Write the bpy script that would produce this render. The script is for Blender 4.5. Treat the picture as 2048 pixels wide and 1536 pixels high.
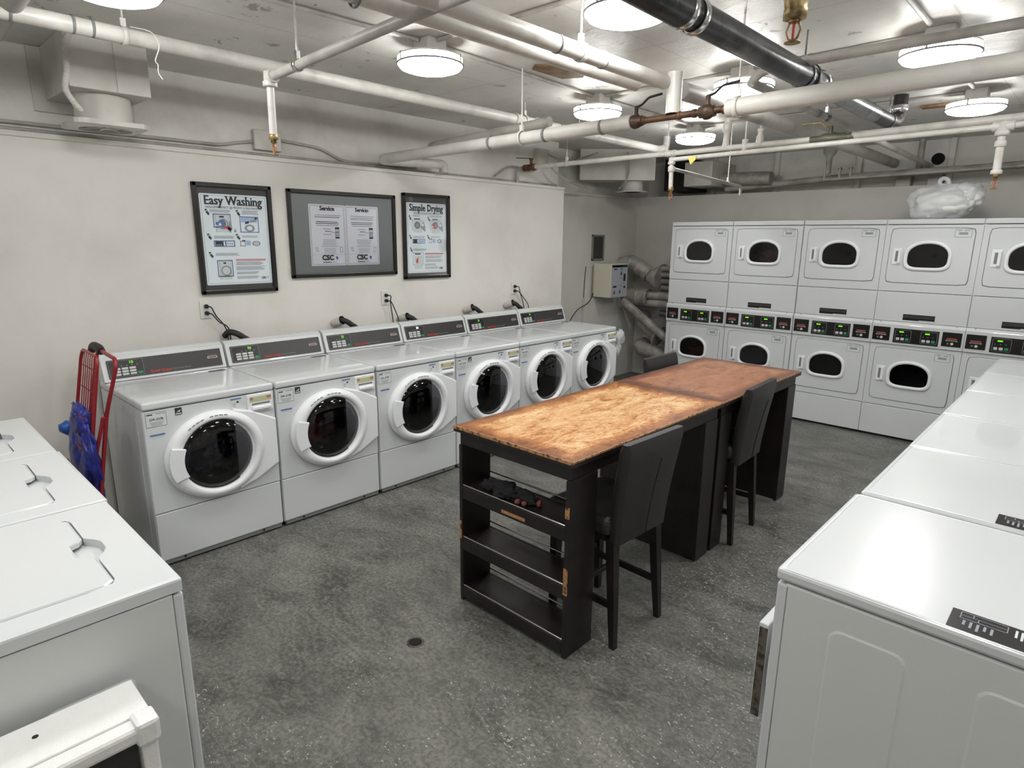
import bpy, bmesh, math, random
from mathutils import Vector, Matrix, noise
random.seed(7)
S = bpy.context.scene
for o in list(bpy.data.objects): bpy.data.objects.remove(o)
COL = S.collection
PI = math.pi

# ---------------------------------------------------------------- camera
yaw, pit, rol = math.radians(-43.46443), math.radians(13.17461), math.radians(0.55409)
cy, sy, cp, sp = math.cos(yaw), math.sin(yaw), math.cos(pit), math.sin(pit)
F = Vector((sy*cp, cy*cp, -sp)); R0 = Vector((cy, -sy, 0)); U0 = R0.cross(F)
RR = math.cos(rol)*R0 + math.sin(rol)*U0; UU = -math.sin(rol)*R0 + math.cos(rol)*U0
cam = bpy.data.objects.new('camera', bpy.data.cameras.new('camera')); COL.objects.link(cam)
mw = Matrix((RR, UU, -F)).transposed().to_4x4(); mw.translation = Vector((4.24896, -0.88970, 1.72739))
cam.matrix_world = mw
cam.data.sensor_width = 36; cam.data.sensor_fit = 'HORIZONTAL'; cam.data.lens = 1239.97/2048*36
cam.data.clip_start = 0.02; cam.data.clip_end = 60
S.camera = cam
# ---------------------------------------------------------------- world, exposure
w = bpy.data.worlds.new('world'); S.world = w; w.use_nodes = True
w.node_tree.nodes['Background'].inputs[0].default_value = (0.5, 0.5, 0.5, 1)
w.node_tree.nodes['Background'].inputs[1].default_value = 0.05
S.view_settings.view_transform = 'Standard'; S.view_settings.look = 'None'
S.view_settings.exposure = 1.30; S.view_settings.gamma = 1; S.view_settings.use_curve_mapping = False
LAMP = 17.0
# ceiling lamps: (x, y); the lamps' own light sits in their builder below
LAMPS = [(1.50, -0.09), (1.57, 1.31), (1.48, 2.87), (1.44, 4.36), (2.73, 1.34), (2.53, 2.85), (3.50, 2.79), (3.435, 4.34),
         (4.05, 1.10), (2.75, -0.20), (4.75, 3.6), (1.50, -1.75), (2.90, -1.75), (4.30, -1.75), (5.2, .3)]

# ---------------------------------------------------------------- materials
def srgb(c):
    return tuple(((x/255)/12.92 if x/255 <= .04045 else ((x/255+.055)/1.055)**2.4) for x in c) + (1,)
def mat(name, col, rough=.5, metal=0., coat=0., bump=None, spec=None, vary=None, emit=None, sat2=None):
    """col in 0-255 sRGB. bump=(scale,strength) vary=(scale, darker colour, low, high)"""
    m = bpy.data.materials.new(name); m.use_nodes = True; nt = m.node_tree; b = nt.nodes['Principled BSDF']
    b.inputs['Base Color'].default_value = srgb(col); b.inputs['Roughness'].default_value = rough
    b.inputs['Metallic'].default_value = metal; b.inputs['Coat Weight'].default_value = coat
    if spec is not None: b.inputs['Specular IOR Level'].default_value = spec
    if emit: b.inputs['Emission Color'].default_value = srgb(emit[0]); b.inputs['Emission Strength'].default_value = emit[1]
    tc = nt.nodes.new('ShaderNodeTexCoord')
    if vary:
        n = nt.nodes.new('ShaderNodeTexNoise'); n.inputs['Scale'].default_value = vary[0]; n.inputs['Detail'].default_value = 6
        r = nt.nodes.new('ShaderNodeMapRange'); r.inputs['From Min'].default_value = vary[2]; r.inputs['From Max'].default_value = vary[3]
        mx = nt.nodes.new('ShaderNodeMix'); mx.data_type = 'RGBA'
        mx.inputs[6].default_value = srgb(vary[1]); mx.inputs[7].default_value = srgb(col)
        nt.links.new(tc.outputs['Object'], n.inputs['Vector']); nt.links.new(n.outputs['Fac'], r.inputs['Value'])
        nt.links.new(r.outputs[0], mx.inputs[0]); nt.links.new(mx.outputs[2], b.inputs['Base Color'])
    if bump:
        n = nt.nodes.new('ShaderNodeTexNoise'); n.inputs['Scale'].default_value = bump[0]; n.inputs['Detail'].default_value = 4
        bp = nt.nodes.new('ShaderNodeBump'); bp.inputs['Strength'].default_value = bump[1]; bp.inputs['Distance'].default_value = .01
        nt.links.new(tc.outputs['Object'], n.inputs['Vector']); nt.links.new(n.outputs['Fac'], bp.inputs['Height'])
        nt.links.new(bp.outputs[0], b.inputs['Normal'])
    return m
class NT:
    def __init__(s, m): s.m = m; s.nt = m.node_tree; s.b = s.nt.nodes['Principled BSDF']
    def n(s, t, **k):
        x = s.nt.nodes.new(t)
        for a, v in k.items():
            if a.startswith('i_'):
                key = a[2:].replace('_', ' ')
                key = int(key) if key.isdigit() else key
                x.inputs[key].default_value = v
            else: setattr(x, a, v)
        return x
    def l(s, a, b): s.nt.links.new(a, b)
    def noise(s, vec, scale, detail=5, rough=.55, dist=0.):
        x = s.n('ShaderNodeTexNoise', i_Scale=scale, i_Detail=detail, i_Roughness=rough, i_Distortion=dist); s.l(vec, x.inputs['Vector']); return x.outputs['Fac']
    def rng(s, v, a, b, c=0., d=1.):
        x = s.n('ShaderNodeMapRange'); x.inputs[1].default_value = a; x.inputs[2].default_value = b; x.inputs[3].default_value = c; x.inputs[4].default_value = d
        s.l(v, x.inputs[0]); return x.outputs[0]
    def mix(s, f, a, b):
        x = s.n('ShaderNodeMix', data_type='RGBA'); 
        if isinstance(f, (int, float)): x.inputs[0].default_value = f
        else: s.l(f, x.inputs[0])
        for i, q in ((6, a), (7, b)):
            if isinstance(q, tuple): x.inputs[i].default_value = q
            else: s.l(q, x.inputs[i])
        return x.outputs[2]
    def math(s, op, a, b=None):
        x = s.n('ShaderNodeMath', operation=op)
        for i, q in ((0, a), (1, b)):
            if q is None: continue
            if isinstance(q, (int, float)): x.inputs[i].default_value = q
            else: s.l(q, x.inputs[i])
        return x.outputs[0]
    def bump(s, h, st, dist=.01):
        x = s.n('ShaderNodeBump', i_Strength=st, i_Distance=dist); s.l(h, x.inputs['Height']); s.l(x.outputs[0], s.b.inputs['Normal'])

M = {}
M['enamel'] = mat('white enamel', (205, 208, 209), .24, coat=.35, bump=(260, .02))
M['enamel_side'] = mat('white enamel side', (206, 209, 208), .38, bump=(260, .03))
M['plastic'] = mat('white plastic', (226, 228, 231), .33)
M['gap'] = mat('dark gap', (30, 30, 30), .8)
M['panel'] = mat('charcoal panel', (46, 45, 45), .35)
M['panelblk'] = mat('black module', (20, 17, 17), .3)
M['outline'] = mat('grey print', (120, 122, 120), .5)
M['inkdark'] = mat('dark ink', (40, 42, 48), .6)
M['inkgrey'] = mat('grey ink', (140, 145, 152), .6)
M['inkblue'] = mat('blue ink', (84, 112, 165), .6)
M['inklblue'] = mat('pale blue ink', (160, 182, 215), .6)
M['inkred'] = mat('red ink', (196, 60, 48), .6)
M['inkorange'] = mat('muted red ink', (150, 70, 55), .5)
M['inkpale'] = mat('pale grey ink', (203, 208, 208), .6)
M['key'] = mat('pale keys', (196, 198, 196), .5)
M['keygreen'] = mat('green key', (30, 140, 90), .5)
M['led'] = mat('green display digits', (96, 190, 20), .5, emit=((110, 220, 20), .45))
M['ledwhite'] = mat('white display digits', (240, 240, 240), .5, emit=((240, 245, 240), 1.6))
M['labelred'] = mat('faded red label', (176, 124, 104), .5)
M['gold'] = mat('yellow green label', (184, 186, 146), .5)
M['steel'] = mat('drum steel', (150, 150, 152), .35, metal=.9)
M['chrome'] = mat('chrome', (205, 205, 205), .18, metal=1)
M['rubber'] = mat('door rubber', (32, 32, 34), .6)
M['drumdark'] = mat('drum interior', (92, 92, 94), .5, metal=.3)
M['paper'] = mat('poster paper', (222, 230, 236), .5)
M['paperw'] = mat('white notice paper', (228, 229, 236), .5)
M['frame'] = mat('black frame', (30, 29, 26), .3)
M['matblack'] = mat('black mount board', (58, 54, 54), .5)
M['matgrey'] = mat('grey mount board', (142, 147, 147), .32)
M['leather'] = mat('black leatherette', (38, 36, 36), .42, bump=(300, .12))
M['hose'] = mat('black hose', (38, 34, 33), .6)
M['cord'] = mat('black cord', (24, 24, 24), .5)
M['pipewhite'] = mat('white painted pipe', (205, 202, 196), .38, bump=(60, .08), vary=(9, (178, 174, 168), .25, .5))
M['pipegrey'] = mat('grey painted pipe', (176, 172, 166), .45, bump=(60, .1), vary=(6, (140, 136, 130), .3, .55))
M['insul'] = mat('cream pipe insulation', (200, 197, 191), .5, bump=(90, .12), vary=(5, (178, 174, 167), .3, .55))
M['copper'] = mat('tarnished copper', (106, 80, 60), .5, metal=.5, vary=(20, (70, 48, 38), .35, .6))
M['bronze'] = mat('bronze valve', (92, 72, 60), .5, metal=.5, vary=(30, (50, 40, 36), .35, .6))
M['brass'] = mat('brass', (172, 150, 108), .45, metal=.6, vary=(50, (104, 86, 60), .35, .55))
M['oldvalve'] = mat('grey green valve', (104, 104, 88), .5, metal=.4)
M['rust'] = mat('rusty iron', (110, 72, 52), .8, vary=(25, (70, 40, 30), .35, .6))
M['steelpipe'] = mat('galvanised steel', (128, 130, 132), .32, metal=.85, vary=(14, (80, 82, 84), .3, .6))
M['darkpipe'] = mat('dark steel pipe', (72, 73, 74), .3, metal=.75, vary=(10, (44, 44, 45), .35, .6), bump=(50, .1))
M['blackpipe'] = mat('black iron', (38, 36, 34), .45, metal=.4)
M['ductpaint'] = mat('painted sheet metal', (204, 201, 194), .5, vary=(4, (182, 178, 170), .3, .6))
M['ductgrey'] = mat('dull duct sheet', (178, 174, 168), .45, metal=.25, vary=(9, (132, 127, 121), .3, .6))
M['cream'] = mat('cream metal', (208, 203, 184), .5)
M['greypanel'] = mat('grey label panel', (168, 172, 180), .45)
M['red'] = mat('red painted wire', (136, 26, 34), .35)
M['bluebag'] = mat('blue plastic', (34, 44, 140), .3, bump=(40, .5), vary=(20, (24, 24, 80), .35, .6))
M['bluecap'] = mat('bright blue cap', (30, 84, 160), .4)
M['cloth_dark'] = mat('navy clothes', (44, 50, 72), .9, bump=(30, .5), vary=(7, (130, 124, 122), .42, .52))
M['cloth_red'] = mat('maroon clothes', (128, 62, 56), .9, bump=(30, .5), vary=(9, (60, 50, 52), .4, .55))
M['cloth_pink'] = mat('pink and grey clothes', (196, 140, 132), .9, bump=(30, .5), vary=(9, (80, 78, 76), .4, .55))
M['cloth_orange'] = mat('orange brown clothes', (170, 84, 50), .9, bump=(30, .5), vary=(9, (40, 30, 28), .4, .55))
M['glove'] = mat('black knit', (24, 22, 26), .95, bump=(80, .6))
M['glovepink'] = mat('dusty red knit', (120, 62, 60), .9)
M['woodpatch'] = mat('bare plywood', (138, 108, 76), .7, vary=(12, (104, 76, 50), .35, .6))
M['paintwood'] = mat('white painted wood', (226, 226, 224), .3, bump=(35, .35))
M['hole'] = mat('dark hole', (14, 14, 13), .9)
M['wire'] = mat('white wire', (220, 220, 215), .5)
M['lampmetal'] = mat('brushed nickel band', (120, 118, 116), .5, metal=.2)
M['lampwhite'] = mat('lamp back pan', (188, 184, 178), .5)
M['wallgrille'] = mat('dark grille', (64, 63, 60), .6)
M['plug'] = mat('outlet plastic', (218, 216, 208), .45)
M['yellowtag'] = mat('yellow tag', (225, 215, 110), .6)
M['stone'] = mat('dryer gasket strip', (92, 84, 72), .8, vary=(40, (50, 44, 38), .4, .55))

# lamp diffuser
m = bpy.data.materials.new('lamp diffuser'); m.use_nodes = True; nt = m.node_tree; nt.nodes.clear()
e = nt.nodes.new('ShaderNodeEmission'); e.inputs[0].default_value = (1.0, .995, .975, 1); e.inputs[1].default_value = LAMP
oo = nt.nodes.new('ShaderNodeOutputMaterial'); nt.links.new(e.outputs[0], oo.inputs[0]); M['lamp'] = m

# glass of machine doors: dark tint + sharp reflections
def glassmat(name, tint, rough=.03):
    m = bpy.data.materials.new(name); m.use_nodes = True; nt = m.node_tree; nt.nodes.clear()
    t = nt.nodes.new('ShaderNodeBsdfTransparent'); t.inputs[0].default_value = tint
    g = nt.nodes.new('ShaderNodeBsdfGlossy'); g.inputs['Roughness'].default_value = rough; g.inputs[0].default_value = (1, 1, 1, 1)
    fr = nt.nodes.new('ShaderNodeFresnel'); fr.inputs[0].default_value = 1.5
    mx = nt.nodes.new('ShaderNodeMixShader'); o_ = nt.nodes.new('ShaderNodeOutputMaterial')
    nt.links.new(fr.outputs[0], mx.inputs[0]); nt.links.new(t.outputs[0], mx.inputs[1]); nt.links.new(g.outputs[0], mx.inputs[2]); nt.links.new(mx.outputs[0], o_.inputs[0])
    return m
M['glass'] = glassmat('tinted door glass', (.42, .42, .44, 1))
M['glassdark'] = glassmat('dark door glass', (.24, .25, .25, 1), .08)
M['clearpane'] = glassmat('picture glass', (.97, .98, .98, 1), .06)

# clear plastic over white pillow
m = mat('cloudy plastic bag', (236, 238, 240), .35, bump=(20, .6)); M['bagplastic'] = m
a = NT(m); tc = a.n('ShaderNodeTexCoord').outputs['Object']
a.b.inputs['Alpha'].default_value = .55
m = mat('thin clear plastic', (225, 228, 230), .2); m.node_tree.nodes['Principled BSDF'].inputs['Alpha'].default_value = .5; M['clearbag'] = m
M['pillow'] = mat('white bedding', (232, 232, 230), .9, bump=(10, .5))

# floor
m = mat('slate vinyl floor', (80, 80, 78), .42); M['floor'] = m; a = NT(m); tc = a.n('ShaderNodeTexCoord').outputs['Object']
mp = a.n('ShaderNodeMapping'); mp.inputs['Scale'].default_value = (1, 1.7, 1); mp.inputs['Rotation'].default_value = (0, 0, .5); a.l(tc, mp.inputs[0]); v = mp.outputs[0]
n1 = a.noise(v, 2.2, 9, .68, .8); n2 = a.noise(v, 15, 9, .72, 1.6); n3 = a.noise(tc, 60, 4, .6)
c = a.mix(a.rng(n1, .34, .66), srgb((70, 71, 67)), srgb((124, 124, 118)))
c = a.mix(a.rng(n2, .45, .66, 0, .6), c, srgb((142, 141, 132)))
c = a.mix(a.rng(n3, .35, .6, .5, 0), c, srgb((46, 46, 44)))
# 0.61 m tile seams
sx = a.n('ShaderNodeSeparateXYZ'); a.l(tc, sx.inputs[0])
def seam(sock, off, wdt=.0022, per=.61):
    q = a.math('ADD', sock, off); q = a.math('DIVIDE', q, per); q = a.math('FRACT', q); q = a.math('SUBTRACT', q, .5); q = a.math('ABSOLUTE', q)
    return a.math('GREATER_THAN', q, .5 - wdt)
sm = a.math('MAXIMUM', seam(sx.outputs[0], .13), seam(sx.outputs[1], .27))
c = a.mix(a.math('MULTIPLY', sm, .45), c, srgb((40, 40, 38)))
# scuffed white specks: worn spots of the print, in patches
wn = a.noise(mp.outputs[0], 26, 5, .8, 2.2)
vo = a.n('ShaderNodeTexVoronoi', i_Scale=34.); a.l(mp.outputs[0], vo.inputs['Vector']); vo.inputs['Randomness'].default_value = 1
dn = a.noise(tc, 90, 3, .6); spk = a.math('LESS_THAN', a.math('ADD', vo.outputs['Distance'], a.rng(dn, .3, .7, -.10, .14)), .15)
pt = a.noise(tc, 1.5, 4, .6); gx = a.rng(sx.outputs[0], 1.6, 3.3, -.10, .13)
pm = a.math('GREATER_THAN', a.math('ADD', pt, gx), .56)
spk = a.math('MAXIMUM', a.math('MULTIPLY', spk, a.math('GREATER_THAN', dn, .42)), a.math('GREATER_THAN', wn, .625))
sp2 = a.math('MULTIPLY', a.math('MULTIPLY', spk, pm), .8)
c = a.mix(sp2, c, srgb((205, 205, 200)))
a.l(c, a.b.inputs['Base Color']); a.l(a.rng(n2, .3, .7, .36, .58), a.b.inputs['Roughness'])
hh = a.math('ADD', a.math('MULTIPLY', n2, .6), a.math('MULTIPLY', n3, .3)); a.bump(hh, .22, .006); a.b.inputs['Specular IOR Level'].default_value = .45

# walls
def wallmat(name, col, dark, bstr=.12, rough=.75):
    m = mat(name, col, rough); a = NT(m); tc = a.n('ShaderNodeTexCoord').outputs['Object']
    n1 = a.noise(tc, 1.6, 6, .6); n2 = a.noise(tc, 120, 3, .6); n3 = a.noise(tc, 26, 6, .7)
    c = a.mix(a.rng(n1, .3, .55), srgb(dark), srgb(col)); c = a.mix(a.rng(n3, .28, .36, .25, 0), c, srgb(dark))
    a.l(c, a.b.inputs['Base Color']); a.bump(a.math('ADD', n2, a.math('MULTIPLY', n3, .6)), bstr, .006); return m
M['wall'] = wallmat('beige drywall paint', (220, 217, 211), (209, 205, 198))
M['wallgrey'] = wallmat('grey wall paint', (200, 198, 192), (190, 187, 181))
M['concrete'] = wallmat('painted concrete', (228, 226, 221), (198, 195, 188), .5, .7)
# ceiling: glossy paint on board formed concrete, peeling here and there
m = mat('painted concrete ceiling', (188, 184, 178), .4); M['ceil'] = m; a = NT(m); tc = a.n('ShaderNodeTexCoord').outputs['Object']
n1 = a.noise(tc, 1.1, 6, .6); n2 = a.noise(tc, 9, 8, .7, .4); n3 = a.noise(tc, 60, 4, .6)
c = a.mix(a.rng(n1, .3, .6), srgb((186, 183, 177)), srgb((216, 214, 208)))
pl = a.noise(tc, 2.3, 4, .5); pe = a.math('MULTIPLY', a.math('GREATER_THAN', n2, .60), a.math('GREATER_THAN', pl, .56))
c = a.mix(a.math('MULTIPLY', pe, .6), c, srgb((96, 90, 84)))
sx = a.n('ShaderNodeSeparateXYZ'); a.l(tc, sx.inputs[0])
q = a.math('ABSOLUTE', a.math('SUBTRACT', a.math('FRACT', a.math('DIVIDE', a.math('ADD', sx.outputs[0], .07), 1.22)), .5)); s1 = a.math('GREATER_THAN', q, .4965)
q = a.math('ABSOLUTE', a.math('SUBTRACT', a.math('FRACT', a.math('DIVIDE', a.math('ADD', sx.outputs[1], .3), 2.44)), .5)); s2 = a.math('GREATER_THAN', q, .498)
sm = a.math('MAXIMUM', s1, s2); c = a.mix(a.math('MULTIPLY', sm, .3), c, srgb((120, 115, 108)))
a.l(c, a.b.inputs['Base Color']); a.l(a.rng(n2, .3, .7, .26, .5), a.b.inputs['Roughness'])
a.bump(a.math('ADD', a.math('ADD', a.math('MULTIPLY', n2, .5), a.math('MULTIPLY', n3, .15)), a.math('MULTIPLY', pe, -.35)), .45, .02)

# worn table top: orange stain rubbed pale in the middle, dark at the rim
def topmat(name, w_, l_, light, mid, dark, amt):
    m = mat(name, mid, .32); a = NT(m); tc = a.n('ShaderNodeTexCoord').outputs['Object']; sx = a.n('ShaderNodeSeparateXYZ'); a.l(tc, sx.inputs[0])
    dx = a.math('SUBTRACT', w_/2, a.math('ABSOLUTE', sx.outputs[0])); dy = a.math('SUBTRACT', l_/2, a.math('ABSOLUTE', sx.outputs[1]))
    d = a.math('MINIMUM', dx, dy)
    mp = a.n('ShaderNodeMapping'); mp.inputs['Scale'].default_value = (2.6, 1, 1); mp.inputs['Rotation'].default_value = (0, 0, .25); a.l(tc, mp.inputs[0])
    n1 = a.noise(mp.outputs[0], 4.2, 8, .7, .9); n2 = a.noise(mp.outputs[0], 17, 9, .75, 1.4); n3 = a.noise(tc, 40, 5, .6)
    f = a.math('ADD', a.rng(d, 0, .11, -.34, .06), a.math('ADD', a.math('MULTIPLY', n1, .9), a.math('MULTIPLY', n2, .8)))
    f1 = a.rng(f, .52, .86); f2 = a.rng(f, .78, 1.12)
    c = a.mix(f1, srgb(dark), srgb(mid)); c = a.mix(a.math('MULTIPLY', f2, amt), c, srgb(light))
    c = a.mix(a.rng(n3, .3, .45, .35, 0), c, srgb(dark))
    a.l(c, a.b.inputs['Base Color']); a.l(a.rng(n2, .3, .7, .24, .45), a.b.inputs['Roughness']); a.bump(n2, .1, .004); return m
M['topA'] = topmat('worn orange table top', .70, 1.30, (226, 194, 146), (178, 116, 56), (104, 58, 30), 1.0)
M['topB'] = topmat('brown table top', .70, 1.13, (176, 128, 92), (134, 82, 54), (84, 50, 34), .8)
# black painted wood with worn edges
m = mat('worn black wood', (34, 28, 28), .38); M['blackwood'] = m; a = NT(m); tc = a.n('ShaderNodeTexCoord').outputs['Object']
ge = a.n('ShaderNodeNewGeometry'); n1 = a.noise(tc, 9, 5, .6); n2 = a.noise(tc, 45, 5, .7)
pz = a.math('ADD', ge.outputs['Pointiness'], a.math('MULTIPLY', n1, .12)); f = a.math('MULTIPLY', a.rng(pz, .60, .66), a.rng(n2, .42, .55))
c = a.mix(a.rng(n1, .3, .7), srgb((19, 15, 15)), srgb((36, 29, 28))); c = a.mix(a.math('MULTIPLY', a.math('GREATER_THAN', n2, .70), .7), c, srgb((120, 84, 54)))
a.l(c, a.b.inputs['Base Color']); a.bump(n2, .12, .004)
M['rawedge'] = mat('bare worn edge', (170, 124, 80), .6, vary=(60, (60, 42, 34), .36, .5))

# ---------------------------------------------------------------- mesh builder
def V(*a): return Vector(a)
class G:
    def __init__(s): s.v = []; s.f = []; s.mi = []; s.sm = []; s.mats = []
    def m(s, name):
        if name not in s.mats: s.mats.append(name)
        return s.mats.index(name)
    def add(s, vs, fs, m, smooth=False):
        o_ = len(s.v); s.v += [Vector(q) for q in vs]; k = s.m(m)
        for f in fs: s.f.append([i+o_ for i in f]); s.mi.append(k); s.sm.append(smooth)
        return s
    def box(s, x0, x1, y0, y1, z0, z1, m, bev=0, rot=None, piv=None):
        if bev > 0:
            bm = bmesh.new(); bmesh.ops.create_cube(bm, size=1)
            for q in bm.verts: q.co = V((x0+x1)/2+q.co.x*(x1-x0), (y0+y1)/2+q.co.y*(y1-y0), (z0+z1)/2+q.co.z*(z1-z0))
            bmesh.ops.bevel(bm, geom=list(bm.edges), offset=min(bev, (x1-x0)*.49, (y1-y0)*.49, (z1-z0)*.49), segments=2 if bev < .012 else 3, profile=.5, affect='EDGES')
            vs = [q.co.copy() for q in bm.verts]; bm.verts.index_update(); fs = [[q.index for q in f.verts] for f in bm.faces]; bm.free()
        else:
            vs = [V(x, y, z) for x in (x0, x1) for y in (y0, y1) for z in (z0, z1)]
            fs = [(0,1,3,2), (4,6,7,5), (0,4,5,1), (2,3,7,6), (0,2,6,4), (1,5,7,3)]
        if rot is not None:
            p = Vector(piv or ((x0+x1)/2, (y0+y1)/2, (z0+z1)/2)); vs = [rot @ (q-p)+p for q in vs]
        return s.add(vs, fs, m)
    def loft(s, loops, m, cap0=False, cap1=False, smooth=True, closed=True):
        n = len(loops[0]); vs = [q for L in loops for q in L]; fs = []
        for i in range(len(loops)-1):
            for j in range(n if closed else n-1):
                k = (j+1) % n; fs.append((i*n+j, i*n+k, (i+1)*n+k, (i+1)*n+j))
        s.add(vs, fs, m, smooth)
        if cap0: s.add(loops[0], [tuple(range(n))[::-1]], m)
        if cap1: s.add(loops[-1], [tuple(range(n))], m)
        return s
    def lathe(s, prof, o, axis, m, seg=32, cap0=False, cap1=False, smooth=True):
        ax = Vector(axis).normalized(); t = V(0, 0, 1) if abs(ax.z) < .9 else V(1, 0, 0); u = ax.cross(t).normalized(); w_ = ax.cross(u); o = Vector(o)
        L = [[o+ax*h+u*(r*math.cos(2*PI*k/seg))+w_*(r*math.sin(2*PI*k/seg)) for k in range(seg)] for r, h in prof]
        return s.loft(L, m, cap0, cap1, smooth)
    def cyl(s, p0, p1, r, m, seg=20, r1=None):
        p0 = Vector(p0); d = Vector(p1)-p0
        return s.lathe([(r, 0), (r if r1 is None else r1, d.length)], p0, d, m, seg, True, True)
    def tube(s, pts, r, m, seg=12, cap=True, radii=None):
        pts = [Vector(p) for p in pts]; n = len(pts); tang = []
        for i in range(n): tang.append((pts[min(i+1, n-1)]-pts[max(i-1, 0)]).normalized())
        t = tang[0]; u = t.cross(V(0, 0, 1)) if abs(t.z) < .95 else t.cross(V(1, 0, 0)); u.normalize(); L = []
        for i in range(n):
            t = tang[i]; u = (u-t*u.dot(t)); u.normalize(); w_ = t.cross(u); rr = radii[i] if radii else r
            L.append([pts[i]+u*(rr*math.cos(2*PI*k/seg))+w_*(rr*math.sin(2*PI*k/seg)) for k in range(seg)])
        return s.loft(L, m, cap, cap)
    def prism(s, pts, o, u, v, n, d, m, bev=0):
        """polygon pts in (u,v) at origin o, extruded from 0 to d along n; bev shrinks the front"""
        o, u, v, n = map(Vector, (o, u, v, n)); P = lambda q, h, k=1.: o+u*q[0]+v*q[1]+n*h
        a0 = [P(q, 0) for q in pts]; 
        if bev:
            cx = sum(q[0] for q in pts)/len(pts); cyy = sum(q[1] for q in pts)/len(pts)
            def shr(q): dx, dy = q[0]-cx, q[1]-cyy; L = math.hypot(dx, dy) or 1; return (q[0]-dx/L*bev, q[1]-dy/L*bev)
            L = [a0, [P(q, d-bev) for q in pts], [P(shr(q), d) for q in pts]]
        else: L = [a0, [P(q, d) for q in pts]]
        s.loft(L, m, True, True, False); return s
    def quad(s, o, u, v, x0, x1, y0, y1, m, h=0, n=None):
        o, u, v = map(Vector, (o, u, v)); n = Vector(n) if n is not None else u.cross(v)
        return s.add([o+u*x+v*y+n*h for x, y in ((x0, y0), (x1, y0), (x1, y1), (x0, y1))], [(0, 1, 2, 3)], m)
    def build(s, name, parent=None, base=None, smooth_angle=None):
        me = bpy.data.meshes.new(name); off = Vector(base) if base is not None else V(0, 0, 0)
        me.from_pydata([tuple(q-off) for q in s.v], [], s.f)
        for q in s.mats: me.materials.append(M[q])
        me.polygons.foreach_set('material_index', s.mi); me.polygons.foreach_set('use_smooth', s.sm)
        bm = bmesh.new(); bm.from_mesh(me); bmesh.ops.recalc_face_normals(bm, faces=bm.faces); bm.to_mesh(me); bm.free(); me.update()
        o_ = bpy.data.objects.new(name, me); COL.objects.link(o_)
        if parent is not None: o_.parent = parent
        elif base is not None: o_.location = base
        return o_
def tag(o_, label, cat, group=None):
    o_['label'] = label; o_['category'] = cat
    if group: o_['group'] = group
    return o_
def empty(name, loc, label, cat, rz=0, group=None):
    o_ = bpy.data.objects.new(name, None); o_.empty_display_size = .1; COL.objects.link(o_); o_.location = loc; o_.rotation_euler = (0, 0, rz)
    return tag(o_, label, cat, group)
def struct(g, name, base=None, parent=None):
    o_ = g.build(name, parent, base)
    if parent is None: o_['kind'] = 'structure'
    return o_
def copy_tree(o_, parent=None):
    c = o_.copy(); COL.objects.link(c)
    if parent: c.parent = parent
    for ch in list(o_.children): copy_tree(ch, c)
    return c
def rounded(pts, rad, n=6):
    pts = [Vector(p) for p in pts]; out = [pts[0]]
    for i in range(1, len(pts)-1):
        a_, b_, c_ = pts[i-1], pts[i], pts[i+1]; d1 = (a_-b_); d2 = (c_-b_); r = min(rad, d1.length*.49, d2.length*.49)
        p, q = b_+d1.normalized()*r, b_+d2.normalized()*r
        for k in range(n+1):
            t = k/n; out.append(p.lerp(b_, t).lerp(b_.lerp(q, t), t))
    return out+[pts[-1]]
def curve(pts, n=10):
    """Catmull-Rom through pts"""
    P = [Vector(p) for p in pts]; P = [P[0]*2-P[1]]+P+[P[-1]*2-P[-2]]; out = []
    for i in range(1, len(P)-2):
        for k in range(n):
            t = k/n; a_, b_, c_, d_ = P[i-1:i+3]
            out.append(.5*((2*b_)+(c_-a_)*t+(2*a_-5*b_+4*c_-d_)*t*t+(3*b_-a_-3*c_+d_)*t**3))
    return out+[P[-2]]
def rrect(x0, x1, y0, y1, r, n=5):
    out = []
    for cx, cyy, a0 in ((x1-r, y1-r, 0), (x0+r, y1-r, 90), (x0+r, y0+r, 180), (x1-r, y0+r, 270)):
        for k in range(n+1):
            t = math.radians(a0+90*k/n); out.append((cx+r*math.cos(t), cyy+r*math.sin(t)))
    return out
NSEG = 56
def rect_loop(x0, x1, z0, z1, cx, cz, n=NSEG, rad=0):
    """points on a rectangle seen from (cx,cz) at even angles, corners snapped"""
    out = []; angs = [2*PI*k/n for k in range(n)]
    for t in angs:
        c_, s_ = math.cos(t), math.sin(t); ks = []
        if c_ > 1e-6: ks.append((x1-cx)/c_)
        if c_ < -1e-6: ks.append((x0-cx)/c_)
        if s_ > 1e-6: ks.append((z1-cz)/s_)
        if s_ < -1e-6: ks.append((z0-cz)/s_)
        k = min(ks); out.append([cx+c_*k, cz+s_*k])
    for X, Z in ((x0, z0), (x0, z1), (x1, z0), (x1, z1)):
        j = min(range(n), key=lambda i: (out[i][0]-X)**2+(out[i][1]-Z)**2)
        if rad: X += rad*.3 if X == x0 else -rad*.3; Z += rad*.3 if Z == z0 else -rad*.3
        out[j] = [X, Z]
    return out
def dshape(cx, cz, a_, bt, bb, n=NSEG):
    out = []
    for k in range(n):
        t = 2*PI*k/n; c_, s_ = math.cos(t), math.sin(t)
        if s_ >= 0: p, b_ = 2.15, bt
        else: p, b_ = 4.5, bb
        r = (abs(c_/a_)**p+abs(s_/b_)**p)**(-1/p); out.append([cx+c_*r, cz+s_*r])
    return out
_glyph = {}
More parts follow.
